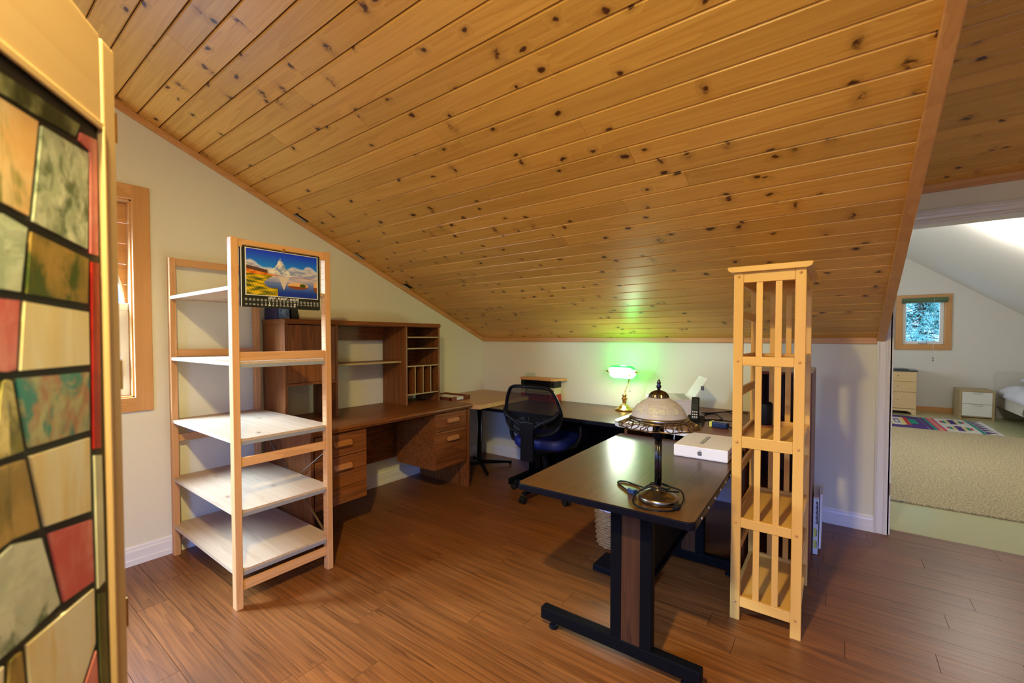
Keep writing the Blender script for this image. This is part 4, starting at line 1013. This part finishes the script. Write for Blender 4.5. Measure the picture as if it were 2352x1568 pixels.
# ================================================================== BANKER LAMP
bx_, by_ = -1.466, 3.598
bk = thing('banker_lamp', 'lit brass banker lamp with a green glass shade on the back table', 'lamp', (bx_, by_, .68))
MB().lathe([(.001, 0), (.078, 0), (.080, .006), (.076, .014), (.064, .018), (.056, .024), (.040, .042), (.022, .052), (.014, .056), (.013, .064), (.001, .064)], (bx_, by_, .681), 36).build('base', M['brass'], bk, smooth=True)
MB().lathe([(.001, .06), (.015, .062), (.020, .080), (.016, .090), (.026, .098), (.028, .104), (.016, .112), (.015, .122), (.021, .126), (.019, .134), (.010, .142), (.006, .150), (.001, .150)], (bx_, by_, .681), 28).build('stem', M['brass'], bk, smooth=True)
MB().tube(catmull([(bx_, by_, .825), (bx_+.008, by_+.010, .865), (bx_+.026, by_+.022, .925), (bx_+.040, by_+.015, .975)], 6), .0052, 8).build('arm', M['brass'], bk, smooth=True)
SXc, SYc, SZc = -1.488, 3.588, 1.012; hl = .120
def shade(rad, x0, x1, endr):
    mb = MB(); A0, A1_ = R(48), R(258); nA, nX = 22, 20
    def fn(u, v_):
        x_ = x0 + (x1-x0)*u; e_ = min(u, 1-u)*2
        k_ = rad*(1 - (max(0, 1-e_/.42))**2.6*.55); a = A0 + (A1_-A0)*v_
        return (x_, SYc - k_*math.cos(a)*1.05, SZc + k_*math.sin(a)*.92)
    return mb.sheet(fn, nX, nA)
shade(.062, SXc-hl, SXc+hl, 0).build('shade', M['greenshade'], bk, smooth=True, solid=.003)
shade(.0575, SXc-hl+.004, SXc+hl-.004, 0).build('shade_lining', M['whiteshade'], bk, smooth=True)
MB().cyl((SXc-.07, SYc, SZc+.004), (SXc+.07, SYc, SZc+.004), .012, n=12).build('bulb', M['whiteshade'], bk, smooth=True)
for s_ in (-1, 1):
    MB().cyl((SXc+s_*(hl-.006), SYc, SZc+.004), (SXc+s_*(hl+.038), SYc, SZc+.004), .0042, .003, 8).build('finial', M['brass'], bk, smooth=True)
    MB().lathe([(.001, -.012), (.009, -.008), (.011, 0), (.009, .008), (.001, .012)], (SXc+s_*(hl+.004), SYc, SZc+.004), 12).build('finial_knob', M['brass'], bk, smooth=True)
MB().lathe([(.001, -.016), (.012, -.01), (.013, .012), (.001, .016)], (bx_+.042, by_+.012, SZc-.024), 14).build('socket', M['brass'], bk, smooth=True)
point('banker_green_light', (SXc, SYc+.035, SZc+.078), (.06, 1.0, .16), 3.0, .03)
point('banker_bulb_light', (SXc, SYc-.075, SZc-.02), (1.0, .96, .80), 4.2, .04)
pc_ = MB().cyl((bx_+.058, by_-.02, SZc-.03), (bx_+.058, by_-.02, .858), .0009, n=5).build('pull_chain', M['brass'], bk)
MB().lathe([(.001, -.006), (.004, -.003), (.002, .006)], (bx_+.058, by_-.02, .853), 8).build('chain_bead', M['darkmetal'], pc_)
# ================================================================== TABLE LAMP (glass dome)
lx, ly = -.542, 1.668; tz = .680
tl = thing('table_lamp', 'unlit table lamp with frosted glass dome and filigree brim on the work table', 'lamp', (lx, ly, tz))
MB().lathe([(.001, 0), (.070, 0), (.074, .004), (.074, .018), (.071, .022), (.066, .024), (.055, .030), (.042, .037), (.028, .044), (.021, .050), (.018, .062), (.001, .062)], (lx, ly, tz+.0005), 40).build('base', M['pewter'], tl, smooth=True)
mb = MB()
for i in range(8):
    a = 2*PI*i/8; mb.cyl((lx+.009*math.cos(a), ly+.009*math.sin(a), tz+.055), (lx+.009*math.cos(a), ly+.009*math.sin(a), tz+.245), .0048, n=8)
mb.cyl((lx, ly, tz+.05), (lx, ly, tz+.245), .008); mb.build('pole', M['darkmetal'], tl, smooth=True)
MB().lathe([(.001, .238), (.014, .240), (.022, .250), (.0215, .275), (.019, .292), (.019, .325), (.001, .325)], (lx, ly, tz), 24).build('collar', M['black'], tl, smooth=True)
MB().lathe([(.102, .328), (.100, .338), (.093, .354), (.081, .372), (.064, .386), (.055, .390), (.044, .396), (.038, .402), (.036, .402), (.043, .393), (.054, .386), (.062, .382), (.078, .369), (.090, .351), (.097, .336), (.099, .328)], (lx, ly, tz), 48, cap=False).build('glass_dome', M['dome'], tl, smooth=True)
mb = MB(); mb.lathe([(.105, .318), (.109, .322), (.108, .329), (.100, .332), (.100, .318)], (lx, ly, tz), 48, cap=False)
br_ = mb.build('brim_ring', M['pewter'], tl, smooth=True)
mb = MB(); NL = 26
for i in range(NL):
    a = 2*PI*i/NL; ca_, sa_ = math.cos(a), math.sin(a)
    def pr_(r_, t_, z_): return (lx + r_*ca_ - t_*sa_, ly + r_*sa_ + t_*ca_, tz+z_)
    if i % 2 == 0: lp = [(.108, 0, .318), (.118, .009, .311), (.131, .013, .303), (.146, .006, .297), (.152, 0, .296), (.146, -.006, .297), (.131, -.013, .303), (.118, -.009, .311)]
    else: lp = [(.108, -.007, .318), (.120, .004, .310), (.134, -.006, .302), (.145, .004, .297), (.135, .012, .302), (.121, .010, .309)]
    mb.tube(catmull([pr_(*q_) for q_ in lp], 3, True), .0021, 5, closed=True)
mb.tube([(lx+(.150+.004*math.cos(13*a))*math.cos(a), ly+(.150+.004*math.cos(13*a))*math.sin(a), tz+.296) for a in [2*PI*j/156 for j in range(156)]], .0026, 6, closed=True)
mb.tube([(lx+.112*math.cos(a), ly+.112*math.sin(a), tz+.315) for a in [2*PI*j/60 for j in range(60)]], .003, 6, closed=True)
mb.build('brim_filigree', M['bronze'], br_, smooth=True)['kind'] = 'stuff'
mb = MB(); nf = 24; 
cp_ = [(.037, .399), (.0365, .405), (.033, .414), (.026, .422), (.014, .428), (.006, .430)]
rings = []
for r_, z_ in cp_: rings.append([mb.v((lx + r_*(1+.05*(j % 2))*math.cos(2*PI*j/(2*nf)), ly + r_*(1+.05*(j % 2))*math.sin(2*PI*j/(2*nf)), tz+z_)) for j in range(2*nf)])
for A, B in zip(rings, rings[1:]):
    for j in range(2*nf): mb.bm.faces.new([A[j], A[(j+1) % (2*nf)], B[(j+1) % (2*nf)], B[j]])
mb.bm.faces.new(rings[0][::-1]); mb.bm.faces.new(rings[-1]); cp2 = mb.build('crown', M['crown'], tl)
MB().lathe([(.001, .426), (.007, .428), (.005, .434), (.009, .440), (.010, .445), (.006, .451), (.008, .456), (.006, .464), (.001, .471)], (lx, ly, tz), 16).build('finial', M['darkmetal'], cp2, smooth=True)
P_ = lambda x_, y_, z_=.0: (x_, y_, tz+.004+z_)
mb = MB()
mb.tube(catmull([P_(-.56, 1.70, .03), P_(-.60, 1.735, .012), P_(-.66, 1.78), P_(-.72, 1.80), P_(-.748, 1.79), P_(-.745, 1.765), P_(-.70, 1.72), P_(-.662, 1.685)], 6), .0034, 6)
mb.tube(catmull([P_(-.632, 1.672, .006), P_(-.612, 1.678, .02), P_(-.57, 1.672, .055), P_(-.53, 1.650, .058), P_(-.505, 1.665, .05), P_(-.51, 1.705, .05), P_(-.55, 1.712, .052), P_(-.575, 1.68, .055), P_(-.555, 1.635, .056), P_(-.50, 1.64, .052), P_(-.47, 1.69, .04)], 6), .0034, 6)
mb.tube(catmull([P_(-.56, 1.66, .052), P_(-.600, 1.628, .034), P_(-.612, 1.592, .008), P_(-.585, 1.562), P_(-.530, 1.556), P_(-.480, 1.580), P_(-.460, 1.610)], 6), .0034, 6)
mb.tube(catmull([P_(-.455, 1.640), P_(-.452, 1.69, .015), P_(-.475, 1.735, .03), P_(-.52, 1.73, .04), P_(-.55, 1.70, .05)], 6), .0034, 6)
cord = mb.build('power_cord', M['coil'], tl, smooth=True)
MB().bar(P_(-.665, 1.688, .008), P_(-.632, 1.672, .008), .022, .020).build('plug', M['bluegloss'], cord, bev=.003)
MB().bar(P_(-.460, 1.608, .006), P_(-.456, 1.645, .006), .020, .016).build('cord_switch', M['coil'], cord, bev=.004)
# ================================================================== LAPTOP BOX
lb = thing('laptop_box', 'flat white laptop carton with a fruit logo lying on the work table', 'box', (-.56, 2.55, .68), R(1.0))
zb0, zb1 = .681, .742
L(lb).box(-.128, .130, -.175, .185, .001, .0600).build('lower_tray', M['boxwhite'], lb, bev=.002)
ld = L(lb).box(-.131, .133, -.178, .188, .004, .0625).build('lid', M['boxwhite'], lb, bev=.003)
L(lb).prism(rrect(-.022, -.002, -.085, .115, .006), 'z', .0625, .0631).build('laptop_print', M['ink'], ld)
L(lb).prism(rrect(-.0195, -.0055, -.081, .111, .004), 'z', .0631, .0635).build('laptop_print', M['midgrey'], ld)
# bitten fruit logo on the front face
def fruit(sz):
    pts_ = []
    body = [(0, .36), (.10, .40), (.22, .42), (.34, .36), (.42, .26)]
    bite = [(.36, .16), (.33, .04), (.37, -.08), (.45, -.16)]
    low = [(.38, -.32), (.28, -.46), (.17, -.50), (.08, -.47), (0, -.45), (-.08, -.47), (-.17, -.50), (-.28, -.44), (-.38, -.28), (-.44, -.08), (-.44, .10), (-.38, .28), (-.26, .39), (-.12, .40)]
    return [(x_*sz, y_*sz) for x_, y_ in body + bite + low]
L(lb).prism([(x_, z_+.031) for x_, z_ in fruit(.026)], 'y', -.1790, -.1782).build('logo', M['ink'], ld)
L(lb).prism([(x_*.026, z_*.026+.031) for x_, z_ in ((-.02, .46), (.02, .62), (.14, .72), (.16, .60), (.08, .48))], 'y', -.1790, -.1782).build('logo_leaf', M['ink'], ld)
letters('side_lettering', 'MacBook Pro', .015, M['ink'], lb, lb.matrix_basis @ Matrix.Translation((.1334, -.085, .031)) @ Matrix.Rotation(R(90), 4, 'Z') @ Matrix.Rotation(R(90), 4, 'X'))
# ================================================================== PRINTER
pr = thing('printer', 'white inkjet printer with a raised rear paper support behind the glass lamp', 'printer', (-1.005, 3.345, .742), R(-64.5))
bdy = L(pr).prism(rrect(-.20, .20, -.14, .14, .02), 'z', .001, .118).build('body', M['printergrey'], pr, bev=.006)
L(pr).prism(rrect(-.203, .203, -.125, .142, .02), 'z', .118, .1255).build('scanner_lid', M['printergrey'], pr, bev=.002)
L(pr).prism([(-.18, -.11), (.18, -.11), (.18, .045), (-.18, .045)], 'z', .1255, .1268).build('lid_panel', M['nightwhite'], pr)
L(pr).box(-.05, .10, -.06, .02, .1268, .1282).build('lid_sticker', M['paper'], pr)
L(pr).box(-.15, .15, .055, .135, .1255, .128).build('rear_slot_cover', M['printerdark'], pr)
L(pr).prism([(.12, .120), (.15, .134), (.235, .275), (.230, .279), (.140, .137), (.118, .126)], 'x', -.09, .17).build('paper_support', M['boxwhite'], pr)
L(pr).box(.165, .176, .185, .205, .195, .225).build('support_clip', M['ink'], pr)
L(pr).box(-.20, .20, -.15, -.128, .085, .118).build('control_panel', M['printergrey'], pr, bev=.003)
L(pr).cyl((-.1, -.151, .10), (-.1, -.148, .10), .006).build('button', M['ink'], pr)
# ================================================================== CORDLESS PHONE
ph = thing('cordless_phone', 'black cordless phone standing in its charging cradle on the red desk', 'phone', (-.735, 2.985, .742), R(8))
L(ph).prism([(-.085, .001), (.13, .001), (.13, .042), (.085, .046), (-.02, .018), (-.085, .012)], 'x', -.052, .052).build('cradle', M['plastic'], ph, bev=.006)
hs = L(ph).prism([(.020, .020), (.045, .014), (.088, .160), (.080, .172), (.062, .170)], 'x', -.026, .022).build('handset', M['plastic'], ph, bev=.005)
def hsf(a, b2, z0_, z1_, nm, mt, off=.0012):   # rectangles on the slanted front face of the handset
    A = Vector((0, .020, .020)); B = Vector((0, .062, .170)); n_ = (B-A).cross(Vector((1, 0, 0))).normalized()
    if n_.y > 0: n_ = -n_
    mb = L(ph); q_ = []
    for x_, t_ in ((a, z0_), (b2, z0_), (b2, z1_), (a, z1_)): q_.append(A.lerp(B, t_) + Vector((x_, 0, 0)))
    v0 = [mb.v(p_ + n_*.0003) for p_ in q_]; v1 = [mb.v(p_ + n_*off) for p_ in q_]
    mb.bm.faces.new(v0); mb.bm.faces.new(v1[::-1])
    for i in range(4): mb.bm.faces.new([v0[i], v0[(i+1) % 4], v1[(i+1) % 4], v1[i]])
    return mb.build(nm, M[mt], hs)
hsf(-.018, .014, .50, .72, 'display', 'screenlcd'); hsf(-.010, .006, .88, .93, 'earpiece', 'rubber')
for i in range(3):
    for j in range(3): hsf(-.019+.0125*i, -.011+.0125*i, .14+.11*j, .19+.11*j, 'key', 'key')
L(ph).tube(catmull([(-.04, -.07, .012), (-.07, -.115, .008), (-.085, -.16, .006), (-.088, -.226, .003), (-.088, -.245, -.03), (-.09, -.25, -.058)], 6), .0035, 6).build('line_cord', M['zinc'], ph, smooth=True)
# cables on red desk
cz = .7465
mb = MB()
mb.tube(catmull([(-.77, 3.42, cz), (-.72, 3.50, cz), (-.66, 3.56, cz+.006), (-.60, 3.52, cz+.004), (-.53, 3.38, cz), (-.50, 3.22, cz), (-.545, 3.17, cz+.008), (-.62, 3.22, cz), (-.70, 3.21, cz), (-.74, 3.12, cz)], 7), .0036, 6)
mb.tube(catmull([(-.80, 3.46, cz), (-.72, 3.44, cz+.010), (-.62, 3.58, cz+.012), (-.52, 3.64, cz)], 7), .0040, 6)
mb.tube(catmull([(-.76, 3.36, cz), (-.70, 3.40, cz+.010), (-.64, 3.30, cz+.006), (-.62, 3.24, cz+.004), (-.68, 3.16, cz), (-.75, 3.17, cz)], 7), .0036, 6)
tag(mb.build('cable_tangle', M['coil'], smooth=True), 'tangle of black cables on the red desk beside the phone', 'cable', kind='stuff')
# corded gadget
gd = thing('stud_finder', 'black and blue handheld gadget with a yellow end band on the red desk', 'tool', (-.585, 2.975, .742), R(-8))
L(gd).prism(rrect(-.048, .056, -.026, .026, .014), 'z', .001, .036).build('body', M['bluegloss'], gd, bev=.008, seg=3)
L(gd).box(-.052, -.034, -.028, .028, .003, .037).build('yellow_band', M['yellow'], gd, bev=.004)
L(gd).box(-.062, -.052, -.014, .014, .008, .030).build('tip', M['coil'], gd, bev=.003)
L(gd).tube(catmull([(.054, 0, .014), (.085, -.01, .008), (.13, -.035, .0045), (.165, -.06, .0045)], 6), .0045, 6).build('cord', M['coil'], gd, smooth=True)
# ================================================================== SLATTED TOWER SHELF
tw = thing('shelf_tower', 'tall narrow slatted birch shelf tower standing right of the work table', 'shelf', (-.24, 2.47, 0))
X0, X1, Y0, Y1 = -.380, -.102, 2.216, 2.760
pw, pd = .0405, .022
for (a, b2) in ((X0, X0+pw), (X1-pw, X1)):
    for (c_, d_) in ((Y0, Y0+pd), (Y1-pd, Y1)):
        p_ = box('post', M['birchz'], tw, a, b2, c_, d_, 0, 1.610, bev=.003)
        if c_ == Y0:
            for z_ in (1.588, 1.204, .830, .457, .085): MB().tube([( (a+b2)/2, Y0-.004, z_), ((a+b2)/2, Y0+.001, z_)], .0052, 12, .0065).build('dowel', M['trimx'], p_, smooth=True)
zr_ = ((1.560, 1.610), (1.183, 1.225), (.806, .858), (.436, .480), (.066, .112))
for (c_, d_) in ((Y0+.001, Y0+pd-.002), (Y1-pd+.002, Y1-.001)):
    for z0_, z1_ in zr_: box('cross_rail', M['birchx'], tw, X0+pw, X1-pw, c_, d_, z0_, z1_, bev=.002)
    for (z0_, z1_) in ((1.225, 1.560), (.858, 1.183), (.480, .806), (.112, .436)):
        for xs in (-.2890, -.2150): box('slat', M['birchz'], tw, xs, xs+.0255, c_+.004, d_-.003, z0_, z1_, bev=.0015)
for z_ in (1.195, .822, .450, .080):
    box('shelf_board', M['birchy'], tw, X0+.022, X1-.022, Y0+pd, Y1-pd, z_, z_+.016, bev=.001)
    for xx in (X0+.006, X1-.022): box('side_rail', M['birchy'], tw, xx, xx+.016, Y0+pd, Y1-pd, z_+.0, z_+.034, bev=.0015)
for z_ in (1.40, 1.03, .655, .27): box('side_bar', M['birchy'], tw, X0+.006, X0+.020, Y0+pd, Y1-pd, z_, z_+.040, bev=.0015)
for z_ in (.655, .27): box('side_bar', M['birchy'], tw, X1-.020, X1-.006, Y0+pd, Y1-pd, z_, z_+.040, bev=.0015)
MB().prism([(X0-.020, 1.632), (X0-.024, 1.624), (X0-.018, 1.612), (X0-.002, 1.606), (X1+.002, 1.606), (X1+.018, 1.612), (X1+.024, 1.624), (X1+.020, 1.632)], 'y', Y0-.024, Y1+.024).build('cap_board', M['birchx'], tw, bev=.002)
for xx in (X0+.004, X1-.022): box('side_rail', M['birchy'], tw, xx, xx+.018, Y0+pd, Y1-pd, 1.560, 1.608)
# speaker
sp = thing('smart_speaker', 'black fabric speaker on a round wooden stand inside the slatted tower', 'speaker', (-.298, 2.655, .838))
c_ = (-.298, 2.655, .838)
MB().lathe([(.001, .001), (.040, .001), (.042, .006), (.038, .011), (.001, .011)], c_, 28).build('stand', M['mahogx'], sp, smooth=True)
MB().lathe([(.001, .011), (.035, .012), (.037, .020), (.037, .118), (.034, .126), (.001, .128)], c_, 28).build('body', M['plastic'], sp, smooth=True)
MB().lathe([(.001, .128), (.030, .1285), (.028, .131), (.001, .1315)], c_, 24).build('top_dial', M['black'], sp, smooth=True)
# ================================================================== BOOKCASE
bc = thing('bookcase', 'narrow mahogany bookcase standing behind the slatted tower', 'bookcase', (-.245, 3.17, 0))
bx0_, bx1_, by0_, by1_, bzt = -.392, -.100, 2.896, 3.45, 1.120
for a in (bx0_, bx1_-.018): box('side_panel', M['mahogz'], bc, a, a+.018, by0_, by1_, 0, bzt-.016)
box('top_panel', M['printergrey'], bc, bx0_, bx1_, by0_+.001, by1_, bzt-.004, bzt, bev=.0005)
box('top_board', M['mahogy'], bc, bx0_, bx1_, by0_, by1_, bzt-.020, bzt-.004)
box('back_panel', M['mahogz'], bc, bx0_+.018, bx1_-.018, by1_-.008, by1_, .02, bzt-.02)
for z_ in (.03, .40, .76): box('shelf_board', M['mahogx'], bc, bx0_+.018, bx1_-.018, by0_+.01, by1_-.008, z_, z_+.018)
# boxed games leaning against the bookcase
gb = thing('game_box', 'thin game box with black zigzag print leaning on the right of the bookcase', 'box', (-.085, 3.25, 0))
MB().prism([(-.094, .003), (-.070, .003), (-.066, .345), (-.094, .345)], 'y', 3.17, 3.44).build('carton', M['nightwhite'], gb, bev=.001)
zz = MB()
poly = [(-.070, .190), (-.070, .325)]
for i in range(9): poly += [(-.078 - (.004 if i % 2 == 0 else 0), .325-.0155*i), (-.078 - (.004 if i % 2 == 0 else 0), .325-.0155*i-.0125)]
zz.prism([(x_+.0008, z_) for x_, z_ in poly], 'y', 3.1688, 3.1698); zz.build('zigzag_print', M['ink'], gb)
for z_ in (.135, .065):
    MB().prism([(-.091, z_-.026), (-.082, z_-.028), (-.075, z_-.020), (-.0735, z_+.014), (-.080, z_+.026), (-.091, z_+.028)], 'y', 3.1690, 3.1698).build('orange_print', M['yellow'], gb)
    q_ = MB()
    for i in range(4): q_.box(-.079, -.0735, 3.1684, 3.1692, z_-.019+.011*i, z_-.013+.011*i)
    q_.build('black_print', M['ink'], gb)
wbx = thing('foam_board', 'plain white board leaning beside the printed game box', 'board', (-.05, 3.32, 0))
MB().prism([(-.0655, .030), (-.0555, .030), (-.0500, .365), (-.0600, .365)], 'y', 3.20, 3.42).build('board', M['paper'], wbx, bev=.001)
MB().prism([(-.0700, .002), (-.055, .002), (-.0555, .030), (-.0655, .030)], 'y', 3.28, 3.40).build('lower_edge', M['printerdark'], wbx)
for o in bpy.data.objects:
    if o.type == 'MESH' and o.name.startswith('page'): pass
